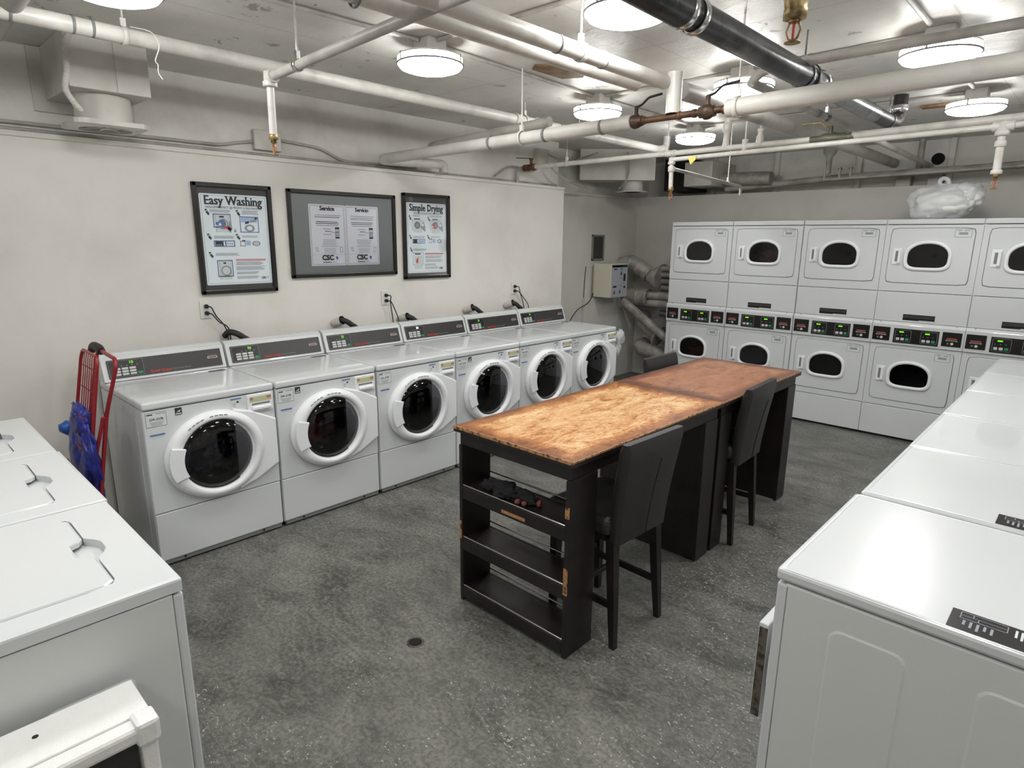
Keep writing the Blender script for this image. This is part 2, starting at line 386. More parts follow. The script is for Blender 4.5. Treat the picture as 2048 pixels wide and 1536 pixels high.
def text(g, s, size, o, u, v, m, align='L', serif=False, bold=0., h=.0008):
    o, u, v = map(Vector, (o, u, v)); n = u.cross(v)
    key = (s, serif, bold)
    if key not in _glyph:
        cu = bpy.data.curves.new('txt', 'FONT'); cu.body = s; cu.size = 1; cu.offset = bold; cu.resolution_u = 2
        ob = bpy.data.objects.new('txt', cu); COL.objects.link(ob); bpy.context.view_layer.update()
        me = ob.evaluated_get(bpy.context.evaluated_depsgraph_get()).to_mesh()
        vs = [(p.co.x, p.co.y) for p in me.vertices]; fs = [tuple(p.vertices) for p in me.polygons]
        if serif:
            from collections import Counter
            n0 = len(vs)
            cnt = Counter(tuple(sorted(e_)) for p in me.polygons for e_ in p.edge_keys)
            for (i, j), c_ in cnt.items():
                if c_ != 1: continue
                A, B = vs[i], vs[j]; L = abs(A[0]-B[0])
                def near(P): return min([abs(q[1]-P[1]) for q in vs[:n0] if abs(q[0]-P[0]) < .012 and abs(q[1]-P[1]) > .01] or [9])
                if abs(A[1]-B[1]) < .004 and .06 < L < .22 and max(near(A), near(B)) > .22:
                    x0, x1, yy = min(A[0], B[0])-.055, max(A[0], B[0])+.055, A[1]
                    lowend = any(abs(q[1]-(yy+.25)) < .3 and q[1] > yy+.1 and x0 < q[0] < x1 for q in vs)
                    y0, y1 = (yy, yy+.05) if lowend or yy < .3 else (yy-.05, yy)
                    if yy > .3: y0, y1 = yy-.05, yy
                    k = len(vs); vs += [(x0, y0), (x1, y0), (x1, y1), (x0, y1)]; fs.append((k, k+1, k+2, k+3))
        ob.evaluated_get(bpy.context.evaluated_depsgraph_get()).to_mesh_clear()
        bpy.data.objects.remove(ob); bpy.data.curves.remove(cu)
        xs = [p[0] for p in vs] or [0]
        _glyph[key] = (vs, fs, min(xs), max(xs))
    vs, fs, xa, xb = _glyph[key]
    dx = {'L': -xa, 'C': -(xa+xb)/2, 'R': -xb}[align]
    for j, sh in enumerate((-.022, 0, .022) if serif else (0,)):
        g.add([o+u*((x+dx+sh)*size)+v*(y*size)+n*(h+j*.00015) for x, y in vs], fs, m)
    return (xb-xa)*size
def textfit(g, s, width, o, u, v, m, align='L', hscale=1., **k):
    key = (s, k.get('serif', False), k.get('bold', 0.))
    if key not in _glyph: text(G(), s, 1, o, u, v, m, align, **k)
    _, _, xa, xb = _glyph[key]; sz = width/(xb-xa)
    return text(g, s, sz, o, u, Vector(v)*hscale, m, align, **k)
def blob(g, c, r, m, seed=0, sub=3, amp=.25, freq=3., flat=None):
    bm = bmesh.new(); bmesh.ops.create_icosphere(bm, subdivisions=sub, radius=1); c = Vector(c); r = Vector(r) if hasattr(r, '__len__') else V(r, r, r)
    vs = []
    for q in bm.verts:
        p = q.co; d = 1+amp*noise.fractal(p*freq/2+V(seed*7.3, seed*3.1, 0), .8, 2., 3)
        w_ = V(p.x*r.x*d, p.y*r.y*d, p.z*r.z*d)
        if flat is not None: w_.z = max(w_.z, flat)
        vs.append(c+w_)
    bm.verts.index_update(); fs = [[q.index for q in f.verts] for f in bm.faces]; bm.free()
    return g.add(vs, fs, m, True)
X, Y, Z = V(1, 0, 0), V(0, 1, 0), V(0, 0, 1)

# ================================================================ the room
CZ = 2.70
struct(G().box(-.6, 6.2, -3.2, 6.9, -.1, 0, 'floor'), 'floor')
struct(G().box(-.6, 6.2, -3.2, 6.9, CZ, CZ+.15, 'ceil'), 'ceiling')
g = G().box(-.6, 0, -3.2, 4.35, 0, 2.25, 'wall').box(-.6, -.25, 4.35, 6.15, 0, 2.24, 'wallgrey')
g.box(-.6, -.1, -3.2, 4.35, 2.25, CZ, 'concrete').box(-.6, -.35, 4.35, 6.9, 2.24, CZ, 'concrete'); struct(g, 'wall_left')
g = G().box(-.6, 6.2, 6.15, 6.9, 0, 2.25, 'wallgrey').box(-.35, 6.2, 6.55, 6.9, 2.25, CZ, 'concrete'); struct(g, 'wall_back')
struct(G().box(6.2, 6.35, -3.2, 6.9, 0, CZ, 'wall'), 'wall_right')
struct(G().box(-.6, 6.2, -3.35, -3.2, 0, CZ, 'wall'), 'wall_front')
struct(G().box(.0, .012, -3.2, 4.35, 2.225, 2.252, 'wall', .003), 'trim_1')
struct(G().box(-.25, -.238, 4.36, 6.14, 2.215, 2.242, 'wallgrey', .003), 'trim_2')
# concrete pilaster strip at the back corner of the recess
struct(G().box(-.25, -.20, 5.05, 6.15, 0, 1.05, 'wallgrey', .004), 'trim_3')
struct(G().box(-.6, -.10, 4.35, 4.37, 2.25, CZ, 'concrete'), 'trim_4')
# shallow form ribs of the upper back wall
for i, xx in enumerate((.55, 1.30, 2.15, 2.95, 3.7)):
    struct(G().box(xx, xx+.05, 6.50, 6.55, 2.25, CZ, 'concrete', .004), 'trim_%d' % (5+i))
tag(G().lathe([(.038, 0), (.038, .0015), (.030, .0018)], (2.307, .56, 0), Z, 'gap', 24, False, False).lathe([(.031, .0012), (.001, .0010)], (2.307, .56, 0), Z, 'hole', 24, False, True).build('floor_drain', None, (2.307, .56, 0)) if 0 else
    G().lathe([(.038, 0), (.037, .0025), (.029, .0028), (.029, .0008)], (2.307, .56, 0), Z, 'stone', 24).lathe([(.0295, .0009), (.0005, .0009)], (2.307, .56, 0), Z, 'hole', 24).build('floor_drain', None, (2.307, .56, 0)),
    'small round drain hole in the open grey floor left of the black shelf table', 'drain')  # flat near-black disc paints in the shade of the hole

# ================================================================ front load washers
WW = .686
def make_washer():
    root = empty('front_load_washer', (0, 0, 0), '', 'washing machine')
    h = WW/2; D = .74
    # cabinet shell, open at the front
    g = G(); e = 'enamel_side'
    g.box(-h, -h+.012, .012, D, .03, .865, e).box(h-.012, h, .012, D, .03, .865, e).box(-h, h, D-.012, D, .03, .865, e)
    g.box(-h+.004, -h+.02, .03, D-.1, .33, .335, 'gap').box(-h-.0015, -h, .10, .13, .10, .80, e).box(-h-.0015, -h, .62, .65, .10, .80, e)
    g.box(-h+.02, h-.02, .03, D-.03, 0, .045, 'gap'); g.build('cabinet', root)
    g = G().box(-h, h, -.006, D, .866, .907, 'enamel', .012); g.build('top_panel', root)
    # front with a round hole
    g = G(); cz, r = .567, .205
    o_ = rect_loop(-h+.002, h-.002, .308, .862, 0, cz); i_ = [[r*math.cos(2*PI*k/NSEG), cz+r*math.sin(2*PI*k/NSEG)] for k in range(NSEG)]
    g.loft([[V(p[0], .02, p[1]) for p in o_], [V(p[0], 0, p[1]) for p in o_]], 'enamel', smooth=False)
    g.loft([[V(p[0], 0, p[1]) for p in o_], [V(p[0], 0, p[1]) for p in i_], [V(p[0], .05, p[1]) for p in i_]], 'enamel', smooth=False)
    g.build('front_panel', root)
    g = G().box(-h+.002, h-.002, -.001, .02, .035, .302, 'enamel', .005).box(-h+.01, h-.01, .004, .03, .012, .035, 'outline')
    for xx in (-.22, .22): g.cyl((xx, .006, .026), (xx, -.001, .026), .006, 'gap', 10)
    g.build('kick_panel', root)
    g = G().lathe([(.20, .04), (.21, .09), (.245, .10), (.245, .40), (.02, .42)], (0, 0, cz), Y, 'drumdark', 40)
    for k in range(3):
        t = 2*PI*k/3+.5; g.box(.19*math.cos(t)-.018, .19*math.cos(t)+.018, .12, .38, cz+.19*math.sin(t)-.03, cz+.19*math.sin(t)+.03, 'steel', .01)
    for rr in (.09, .13, .17): g.lathe([(rr, .412), (rr+.008, .405), (rr+.016, .412)], (0, 0, cz), Y, 'steel', 40)
    g.build('drum', root)
    # door: shaped ring, wing toward the hinge
    d = G(); n = NSEG
    def ring(rx_l, rx_r, rz, yy, cx=0):
        out = []
        for k in range(n):
            t = 2*PI*k/n; c_, s_ = math.cos(t), math.sin(t); out.append(V(cx+c_*(rx_r if c_ > 0 else rx_l), yy, cz+s_*rz))
        return out
    d.loft([ring(.272, .252, .243, -.001), ring(.274, .254, .245, -.018), ring(.268, .248, .239, -.034), ring(.245, .228, .220, -.048),
            ring(.210, .207, .206, -.050), ring(.197, .197, .197, -.040), ring(.193, .193, .193, -.018), ring(.193, .193, .193, .03)], 'plastic')
    wing = [(.10, .235), (.20, .205), (.334, .135), (.334, -.135), (.20, -.205), (.10, -.235)]
    d.loft([[V(x, -.001, cz+z) for x, z in wing], [V(x, -.022, cz+z) for x, z in wing], [V(x*.985, -.027, cz+z*.96) for x, z in wing]], 'plastic', False, True, False)
    for k in range(9):   # faint moulded print along the top of the ring
        t = math.radians(128-6.2*k); p = V(math.cos(t)*.232, -.0505, cz+math.sin(t)*.222); rt = Matrix.Rotation(-(t-PI/2), 3, 'Y')
        if k != 4: d.box(p.x-.010, p.x+.008, p.y+.001, p.y+.003, p.z-.003, p.z+.003, 'inkgrey', rot=rt)
    door = d.build('door', root)
    # pull on the left of the ring
    hd = G(); A = [math.radians(q) for q in range(157, 206, 6)]
    o1 = [(math.cos(t)*.262, math.sin(t)*.235) for t in A]; i1 = [(math.cos(t)*.190, math.sin(t)*.190) for t in A]
    poly = o1+i1[::-1]
    hd.loft([[V(x, -.046, cz+z) for x, z in poly], [V(x, -.057, cz+z) for x, z in poly], [V(x*.99-.001, -.060, cz+z*.94) for x, z in poly]], 'plastic', False, True, False)
    hd.build('door_handle', door)
    G().lathe([(.194, -.018), (.186, -.026), (.15, -.040), (.10, -.050), (.05, -.055), (.001, -.056)], (0, 0, cz), Y, 'glass', 44).build('door_glass', door)
    G().lathe([(.1935, -.019), (.186, -.0275), (.180, -.024)], (0, 0, cz), Y, 'rubber', 44).build('door_seal', door)
    # detergent drawer
    g = G(); g.prism(rrect(.186, .330, .755, .858, .008), (0, 0, 0), X, Z, -Y, .012, 'plastic', .003)
    g.box(.197, .322, -.0128, -.011, .815, .845, 'gold').box(.296, .321, -.0135, -.0115, .828, .844, 'labelred').box(.198, .216, -.0135, -.0115, .828, .844, 'labelred')
    g.box(.208, .312, -.0128, -.010, .797, .808, 'outline'); dr = g.build('detergent_drawer', root)
    G().box(.206, .314, -.030, -.010, .768, .790, 'plastic', .006).build('drawer_pull', dr)
    # console
    c = G(); prof = [(.625, .905), (.672, 1.045), (.700, 1.062), (.735, 1.062), (.742, 1.05), (.742, .905)]
    c.loft([[V(x, y, z) for y, z in prof] for x in (-h+.003, h-.003)], 'enamel', True, True, False)
    c.box(-h+.003, h-.003, .62, .63, .904, .909, 'gap'); con = c.build('control_console', root)
    sl = V(0, .047, .140).normalized(); nn = V(0, -sl.z, sl.y); O = V(0, .625, .905)+nn*.001; L = .148
    p = G(); p.prism(rrect(-.315, .318, .020, .128, .004), O, X, sl, nn, .004, 'panel'); O2 = O+nn*.005
    p.quad(O2, X, sl, -.309, -.130, .026, .122, 'outline', .0002, nn).quad(O2, X, sl, -.307, -.132, .028, .120, 'panelblk', .0005, nn)
    for i in range(3):
        for j in range(3): p.prism(rrect(-.285+i*.040, -.252+i*.040, .034+j*.0165, .046+j*.0165, .003, 2), O2, X, sl, nn, .0012, 'key')
    p.prism(rrect(-.165, -.138, .034, .048, .004, 2), O2, X, sl, nn, .0012, 'keygreen')
    for k in range(4): p.quad(O2, X, sl, -.245+k*.027, -.241+k*.027, .086, .093, 'inkgrey', .001, nn)
    pp = p.build('display_panel', con)
    p = G(); textfit(p, 'Speed Queen', .118, O2+X*-.10+sl*.030, X, sl, 'inkred', bold=.02, h=.0006)
    textfit(p, 'Commercial Washer', .105, O2+X*.022+sl*.033, X, sl, 'inkgrey', h=.0006); p.build('printed_name', con)
    p = G().prism(rrect(.232, .292, .070, .084, .004, 3), O2, X, sl, nn, .003, 'key').prism(rrect(.237, .287, .0735, .0805, .002, 2), O2+nn*.002, X, sl, nn, .0014, 'panelblk')
    p.quad(O2, X, sl, .235, .290, .091, .095, 'inkorange', .0006, nn); p.build('card_slot', con)
    # small printed stickers shared by all
    g = G(); g.quad((0, -.0012, 0), X, Z, .095, .155, .845, .852, 'inkblue').quad((0, -.0012, 0), X, Z, .103, .150, .800, .840, 'inkpale').quad((0, -.0016, 0), X, Z, .128, .140, .825, .835, 'inkdark')
    for k in range(3): g.quad((0, -.0016, 0), X, Z, .106, .124, .804+k*.008, .807+k*.008, 'inkgrey')
    g.build('instruction_sticker', root)
    g = G().quad((0, -.0012, 0), X, Z, -.318, -.248, .728, .737, 'inkblue').quad((0, -.0012, 0), X, Z, -.318, -.248, .722, .727, 'inkpale'); g.build('blue_strip_sticker', root)
    g = G().quad((.17, .50, .9078), X, Y, .03, .13, .03, .075, 'panel', 0).quad((.17, .50, .908), X, Y, .035, .09, .036, .050, 'inkgrey', 0); g.build('warning_sticker', root)
    return root
def led(root, s, y0=-.19, m='led'):
    con = [c for c in root.children if c.name.startswith('control_console')][0]
    sl = V(0, .047, .140).normalized(); nn = V(0, -sl.z, sl.y); O2 = V(0, .625, .905)+nn*.006
    p = G(); text(p, s, .024, O2+X*y0+sl*.099, X, sl, m, 'C', bold=.01, h=.0012); p.build('display_digits', con)
def numstick(root, x0, z1, s, m1='inkgrey'):
    g = G(); g.quad((0, -.0012, 0), X, Z, x0, x0+.098, z1-.075, z1, 'outline').quad((0, -.0014, 0), X, Z, x0+.002, x0+.096, z1-.073, z1-.002, 'inkpale')
    O = V(0, -.0016, 0)
    g.quad(O, X, Z, x0+.006, x0+.034, z1-.013, z1-.007, 'inkdark').quad(O, X, Z, x0+.05, x0+.092, z1-.010, z1-.006, 'inkgrey')
    if s: textfit(g, s, .066, O+X*(x0+.016)+Z*(z1-.042), X, Z, 'inkdark', bold=.02, h=.0003)
    else: g.quad(O, X, Z, x0+.022, x0+.078, z1-.042, z1-.026, 'inkgrey')
    for k in range(3): g.quad(O, X, Z, x0+.016+k*.004, x0+.082-k*.003, z1-.054-k*.007, z1-.051-k*.007, 'inkgrey')
    return g.build('number_sticker', root)
wy = [.3445, 1.041, 1.740, 2.436, 3.128, 3.818]
wl = ['white front load washer nearest the red shopping cart, navy clothes inside',
      'second front load washer from the red cart, dark maroon clothes inside',
      'third front load washer from the red cart, under the grey service notice',
      'fourth front load washer from the red cart, its display lit white',
      'fifth front load washer from the red cart, partly behind the table',
      'last front load washer of the row, nearest the cream wall box']
w0 = make_washer(); ws = [w0]+[copy_tree(w0) for _ in range(5)]
for i, r in enumerate(ws):
    r.location = (.85, wy[i], 0); r.rotation_euler = (0, 0, PI/2); r['label'] = wl[i]; r['group'] = 'front load washers along the poster wall'
    numstick(r, -.330, .852, ['239-GVB', '240-GVB', '241-GVB', '242-GVB', '243-GVB', '244-GVB'][i])
    if i in (0, 1, 3):
        x = -.19 if i == 0 else -.222; g = G().quad((0, -.0013, 0), X, Z, x, x+.034, .818, .856, 'inkdark').quad((0, -.0016, 0), X, Z, x+.003, x+.031, .822, .828, 'inkpale')
        g.add([V(x+.005, -.0017, .834), V(x+.029, -.0017, .846), V(x+.024, -.0017, .834)], [(0, 1, 2)], 'inkpale'); g.build('energy_sticker', r)
led(ws[0], '10'); led(ws[1], '06'); led(ws[2], '25'); led(ws[3], '24', m='ledwhite'); led(ws[4], '25'); led(ws[5], '24')
for i, mm, lb in ((0, 'cloth_dark', 'navy and grey clothes tumbling behind the glass of the washer nearest the red cart'),
                  (1, 'cloth_red', 'dark maroon clothes behind the glass of the second washer from the red cart')):
    c = V(.85-.24, wy[i], .47); g = G(); blob(g, c, (.10, .15, .10), mm, i, 4, .5, 4); blob(g, c+V(-.02, -.06, .11), (.07, .09, .07), mm, i+5, 4, .5, 4); blob(g, c+V(0, .07, .09), (.08, .07, .06), mm, i+9, 4, .5, 4)
    tag(g.build('laundry', None, c), lb, 'clothes')

# ================================================================ stacked dryers
def make_dryer():
    root = empty('stack_dryer', (0, 0, 0), '', 'dryer'); h = .3425; D = .70
    g = G(); e = 'enamel_side'
    g.box(-h, -h+.01, .012, D, .02, 1.90, e).box(h-.01, h, .012, D, .02, 1.90, e).box(-h, h, D-.01, D, .02, 1.90, e).box(-h+.02, h-.02, .03, D-.02, 0, .03, 'gap')
    g.box(-h+.01, h-.01, .30, .31, .02, 1.90, 'gap'); g.build('cabinet', root)
    G().box(-h, h, -.004, D, 1.879, 1.921, 'enamel', .007).build('top_panel', root)
    def front(z0, z1, name, cz_d, zd0, zd1):
        # frame around door
        cx = -.008; g = G(); o_ = rect_loop(-h+.001, h-.001, z0, z1, cx, cz_d); i_ = dshape(cx, cz_d, .150, .113, .106)
        d1 = rect_loop(-.300, .297, zd0, zd1, cx, cz_d, rad=.03)
        g.loft([[V(p[0], .02, p[1]) for p in o_], [V(p[0], 0, p[1]) for p in o_], [V(p[0], 0, p[1]) for p in d1], [V(p[0], .012, p[1]) for p in d1]], 'enamel', smooth=False); g.build('front_frame', root)
        g = G(); d2 = rect_loop(-.2965, .2935, zd0+.0035, zd1-.0035, cx, cz_d, rad=.03); d3 = rect_loop(-.293, .290, zd0+.007, zd1-.007, cx, cz_d, rad=.03)
        g.loft([[V(p[0], .012, p[1]) for p in d2], [V(p[0], -.003, p[1]) for p in d2], [V(p[0], -.006, p[1]) for p in d3], [V(p[0], -.006, p[1]) for p in i_], [V(p[0], .03, p[1]) for p in i_]], 'enamel', smooth=False)
        g.loft([[V(p[0], .0128, p[1]) for p in rect_loop(-.303, .30, zd0-.003, zd1+.003, cx, cz_d)], [V(p[0], .0128, p[1]) for p in rect_loop(-.28, .28, zd0+.02, zd1-.02, cx, cz_d)]], 'gap', smooth=False)
        door = g.build(name, root)
        g = G(); a1, b1, b2 = .172, .128, .122
        prof = [(0, -.004), (0, -.014), (-.006, -.021), (-.020, -.022), (-.027, -.015), (-.028, .004)]
        g.loft([[V(p[0], yy, p[1]) for p in dshape(cx, cz_d, a1+o2, b1+o2, b2+o2)] for o2, yy in prof], 'plastic'); g.build('window_ring', door)
        g = G(); q = dshape(cx, cz_d, .146, .102, .096); g.add([V(p[0], -.004, p[1]) for p in q], [tuple(range(NSEG))], 'glassdark'); g.build('door_glass', door)
        g = G(); x0, x1, zz0, zz1 = -.264, -.196, cz_d-.078+.004, cz_d+.062
        g.prism(rrect(x0, x1, zz0, zz1, .005, 2), (0, -.005, 0), X, Z, -Y, .008, 'plastic', .002)
        g.box(x0+.020, x1-.018, -.0145, -.012, zz0+.026, zz1-.022, 'outline').box(x1-.026, x1-.004, -.034, -.010, zz0+.010, zz1-.008, 'plastic', .005); g.build('door_handle', door)
        g = G().lathe([(.19, .03), (.26, .05), (.26, .27), (.02, .28)], (cx, 0, cz_d), Y, 'drumdark', 32); g.build('drum', root)
        g = G(); O = V(0, -.0065, 0); x, z_ = .158, zd1-.010
        g.quad(O, X, Z, x, x+.112, z_-.066, z_, 'outline').quad(O, X, Z, x+.003, x+.109, z_-.063, z_-.003, 'inkpale', .0003)
        g.quad(O, X, Z, x+.012, x+.045, z_-.016, z_-.009, 'inkgrey', .0006).quad(O, X, Z, x+.060, x+.1, z_-.016, z_-.010, 'inkgrey', .0006).quad(O, X, Z, x+.026, x+.088, z_-.046, z_-.026, 'inkgrey', .0006)
        g.build('number_sticker', door)
    front(1.316, 1.874, 'upper_door', 1.618, 1.386, 1.850)
    front(.297, .850, 'lower_door', .592, .350, .822)
    g = G().box(-h+.001, h-.001, 0, .02, 1.055, 1.311, 'enamel', .004); g.build('service_panel', root)
    g = G().box(-.120, .115, -.001, 0, 1.073, 1.124, 'panelblk').box(-.115, .108, -.0016, -.0008, 1.110, 1.112, 'outline').box(-.115, .108, -.0016, -.0008, 1.098, 1.100, 'outline').box(0, .110, -.0018, -.0008, 1.073, 1.078, 'inkpale'); g.build('warning_sticker', root)
    # ledge and control strip
    c = G(); prof = [(0, 1.053), (-.016, 1.034), (-.018, 1.028), (-.012, .856), (.0, .852), (.02, .852), (.02, 1.053)]
    c.loft([[V(x, y, z) for y, z in prof] for x in (-h+.001, h-.001)], 'enamel', True, True, False)
    for xx in (-.28, .28): c.cyl((xx, -.010, 1.045), (xx, -.006, 1.049), .004, 'outline', 8)
    con = c.build('control_panel', root); O = V(0, -.0165, 0)
    for x0, x1, z0, z1 in ((-.331, -.196, .885, 1.003), (.190, .327, .885, 1.003)):
        g = G().box(x0, x1, -.019, -.012, z0, z1, 'panelblk', .002); cx = (x0+x1)/2
        g.box(cx-.040, cx+.040, -.0205, -.018, z0+.044, z0+.052, 'key', .001).box(cx-.034, cx+.034, -.0212, -.019, z0+.046, z0+.050, 'panelblk')
        g.box(cx-.036, cx+.036, -.0198, -.018, z0+.058, z0+.070, 'inkorange').cyl((cx+.006, -.018, z0+.024), (cx+.006, -.0215, z0+.024), .011, 'key', 12).box(cx-.030, cx-.016, -.0198, -.018, z0+.018, z0+.030, 'outline')
        g.build('card_slot', con)
    g = G().box(-.168, .168, -.019, -.012, .875, 1.000, 'panelblk', .002)
    for x0 in (-.156, .036):
        g.prism(rrect(x0, x0+.122, .887, .990, .010, 3), (0, -.0192, 0), X, Z, -Y, .0003, 'outline').prism(rrect(x0+.003, x0+.119, .890, .987, .008, 3), (0, -.0194, 0), X, Z, -Y, .0004, 'panelblk')
        for k in range(3): g.prism(rrect(x0+.012+k*.035, x0+.038+k*.035, .898, .920, .005, 2), (0, -.0198, 0), X, Z, -Y, .0012, 'key' if k < 2 else 'keygreen'); g.quad((0, -.0204, 0), X, Z, x0+.016+k*.035, x0+.022+k*.035, .940, .946, 'inkgrey')
        g.prism(rrect(x0+.030, x0+.066, .965, .976, .005, 3), (0, -.0198, 0), X, Z, -Y, .0008, 'led')
    g.build('display_panel', con)
    g = G().box(-h+.001, h-.001, -.001, .02, .022, .291, 'enamel', .004); g.build('kick_panel', root)
    return root
dl = ['leftmost stacked dryer, beside the silver ducts, orange clothes in its lower drum',
      'second stacked dryer from the silver ducts, pink clothes in its upper drum',
      'middle stacked dryer, third from the silver ducts, behind the far corner of the table',
      'stacked dryer directly under the bagged white bedding', 'stacked dryer at the right end of the dryer wall, cut by the picture edge']
d0 = make_dryer(); ds = [d0]+[copy_tree(d0) for _ in range(4)]
dx = [.716+.3425, 1.403+.344, 2.094+.344, 2.782+.342, 3.466+.344]
for i, r in enumerate(ds): r.location = (dx[i], 5.356, 0); r['label'] = dl[i]; r['group'] = 'stacked dryers along the back wall'
for (x, z, mm, lb) in ((dx[1], 1.60, 'cloth_pink', 'pink and grey clothes behind the upper window of the second stacked dryer'), (dx[0], .55, 'cloth_orange', 'orange brown clothes in the lower drum of the dryer beside the silver ducts')):
    c = V(x, 5.356+.13, z-.03); g = G(); blob(g, c, (.16, .07, .10), mm, x, 4, .45, 4); tag(g.build('laundry', None, c), lb, 'clothes')

# ================================================================ top load washers at the left
def make_toploader():
    root = empty('top_load_washer', (0, 0, 0), '', 'washing machine'); h = .327; D = .70
    g = G().box(-h+.003, h-.003, .018, D, .03, .872, 'enamel_side', .006).box(-h+.03, h-.03, .05, D-.03, 0, .035, 'gap')
    for x in (-h+.003, h-.003):      # embossed side panels
        s_ = -1 if x < 0 else 1
        for y0, y1 in ((.12, .30), (.40, .58)):
            P = rrect(y0, y1, .10, .70 if y0 < .3 else .70, .02, 3); Q = rrect(y0+.006, y1-.006, .106, .694, .016, 3)
            g.loft([[V(x, a_, b_) for a_, b_ in P], [V(x-s_*-.0025, a_, b_) for a_, b_ in Q]], 'enamel_side', False, True, False)
    g.build('cabinet', root)
    G().box(-h+.004, h-.004, -.006, .018, .035, .868, 'enamel', .006).build('front_panel', root)
    # deck with recessed lid
    g = G(); xl, y0, y1 = .245, .115, .56; zt = .911
    cx, cyy = 0, .33; O = [[p[0], p[1]] for p in rect_loop(-h, h, -.004, D, cx, cyy)]; I = [[p[0], p[1]] for p in rect_loop(-xl-.004, xl+.004, y0-.004, y1+.004, cx, cyy, rad=.03)]
    for p in I:
        if abs(p[0]) < .062 and p[1] < .2: p[1] -= .030 if abs(p[0]) < .04 else .018
    O2 = [[p[0], p[1]] for p in rect_loop(-h+.010, h-.010, .006, D-.010, cx, cyy)]
    g.loft([[V(p[0], p[1], .876) for p in O], [V(p[0], p[1], zt-.008) for p in O], [V(p[0]*.996, p[1], zt-.003) for p in O], [V(p[0], p[1], zt) for p in O2], [V(p[0], p[1], zt) for p in I], [V(p[0], p[1], zt-.022) for p in I]], 'enamel', smooth=False); g.add([V(p[0], p[1], zt-.022) for p in I], [tuple(range(NSEG))], 'enamel')
    g.loft([[V(p[0], p[1], .876) for p in O], [V(p[0], p[1], .874) for p in O2]], 'gap', False, True, False)
    for s_ in (-1, 1): pass
    g.build('top_deck', root)
    lid = G(); P = [(-xl, y0), (-.075, y0), (-.055, y0+.012), (-.045, y0+.034), (.045, y0+.034), (.055, y0+.012), (.075, y0), (xl, y0)]
    P = [(-xl+.0, y0+.02), (-xl+.02, y0)] + P[1:-1] + [(xl-.02, y0), (xl, y0+.02), (xl, y1), (-xl, y1)]
    lid.loft([[V(a_, b_, zt-.013) for a_, b_ in P], [V(a_, b_, zt-.001) for a_, b_ in P], [V(a_*.985, b_+(.006 if b_ < .2 else -.004), zt+.003) for a_, b_ in P]], 'enamel', False, True, False)
    lo = lid.build('lid', root)
    c = G(); prof = [(.60, .911), (.635, 1.02), (.66, 1.035), (.69, 1.035), (.70, .911)]
    c.loft([[V(x, y, z) for y, z in prof] for x in (-h+.003, h-.003)], 'enamel', True, True, False)
    con = c.build('control_console', root)
    sl = V(0, .035, .109).normalized(); nn = V(0, -sl.z, sl.y); G().prism(rrect(-.31, .31, .012, .100, .004), V(0, .60, .911)+nn*.001, X, sl, nn, .003, 'panel').build('display_panel', con)
    return root
t0 = make_toploader()
tx = [2.718-.327, 1.733, 1.074]; ty = [-.453, -.447, -.453]
tl = ['top load washer nearest the camera at the left, its side panel facing us', 'middle top load washer of the row at the lower left', 'top load washer farthest along the row at the lower left, nearest the poster wall']
for i, r in enumerate([t0, copy_tree(t0), copy_tree(t0)]):
    r.location = (tx[i], ty[i], 0); r.rotation_euler = (0, 0, PI); r['label'] = tl[i]; r['group'] = 'top load washers at the left edge'

# ================================================================ low dryers at the right
def make_lowdryer():
    root = empty('front_load_dryer', (0, 0, 0), '', 'dryer'); h = .341; D = .72
    g = G().box(-h+.003, h-.003, .016, D, .04, .872, 'enamel_side', .005).box(-h+.03, h-.03, .05, D-.03, 0, .045, 'gap')
    for x in (-h+.003, h-.003):
        s_ = -1 if x < 0 else 1
        for y0, y1 in ((.13, .30), (.43, .60)):
            P = rrect(y0, y1, .08, .80, .03, 4); Q = rrect(y0+.006, y1-.006, .086, .794, .026, 4)
            g.loft([[V(x, a_, b_) for a_, b_ in P], [V(x+s_*.0022, a_, b_) for a_, b_ in Q]], 'enamel_side', False, True, False)
    g.build('cabinet', root)
    g = G().box(-h+.003, h-.003, -.004, .030, .06, .868, 'enamel', .006); g.build('front_panel', root)
    g = G().box(-h, h, -.008, D, .876, .909, 'enamel', .009); 
    g.loft([[V(a_, b_, z_) for a_, b_ in rrect(-h+i_, h-i_, -.008+i_, D-i_, .012, 3)] for i_, z_ in ((.006, .9088), (.010, .9112), (.014, .9112), (.018, .9092))], 'enamel', smooth=True)
    g.build('top_panel', root)
    g = G().box(-.24, .24, -.020, -.003, .30, .74, 'enamel', .012); dr = g.build('door', root)
    G().box(.205, .235, -.038, -.018, .48, .58, 'plastic', .006).build('door_handle', dr)
    c = G(); prof = [(.60, .909), (.640, 1.02), (.665, 1.035), (.71, 1.035), (.72, .909)]
    c.loft([[V(x, y, z) for y, z in prof] for x in (-h+.003, h-.003)], 'enamel', True, True, False); con = c.build('control_console', root)
    sl = V(0, .04, .111).normalized(); nn = V(0, -sl.z, sl.y); G().prism(rrect(-.31, .31, .012, .100, .004), V(0, .60, .909)+nn*.001, X, sl, nn, .003, 'panel').build('display_panel', con)
    return root
l0 = make_lowdryer()
ry = [.623+.355, 1.341+.346, 2.032+.342, 2.72+.342, 3.408+.342, 4.096+.342]
rx = [3.758, 3.766, 3.765, 3.765, 3.765, 3.765]
ll = ['low white dryer nearest the camera at the right, lamp glare on its top', 'second low white dryer from the camera at the right, a black label on its top',
      'third low white dryer from the camera in the right hand row', 'fourth low white dryer from the camera in the right hand row',
      'fifth low white dryer from the camera in the right hand row', 'sixth low white dryer, at the far end of the right hand row']
rs = [l0]+[copy_tree(l0) for _ in range(5)]
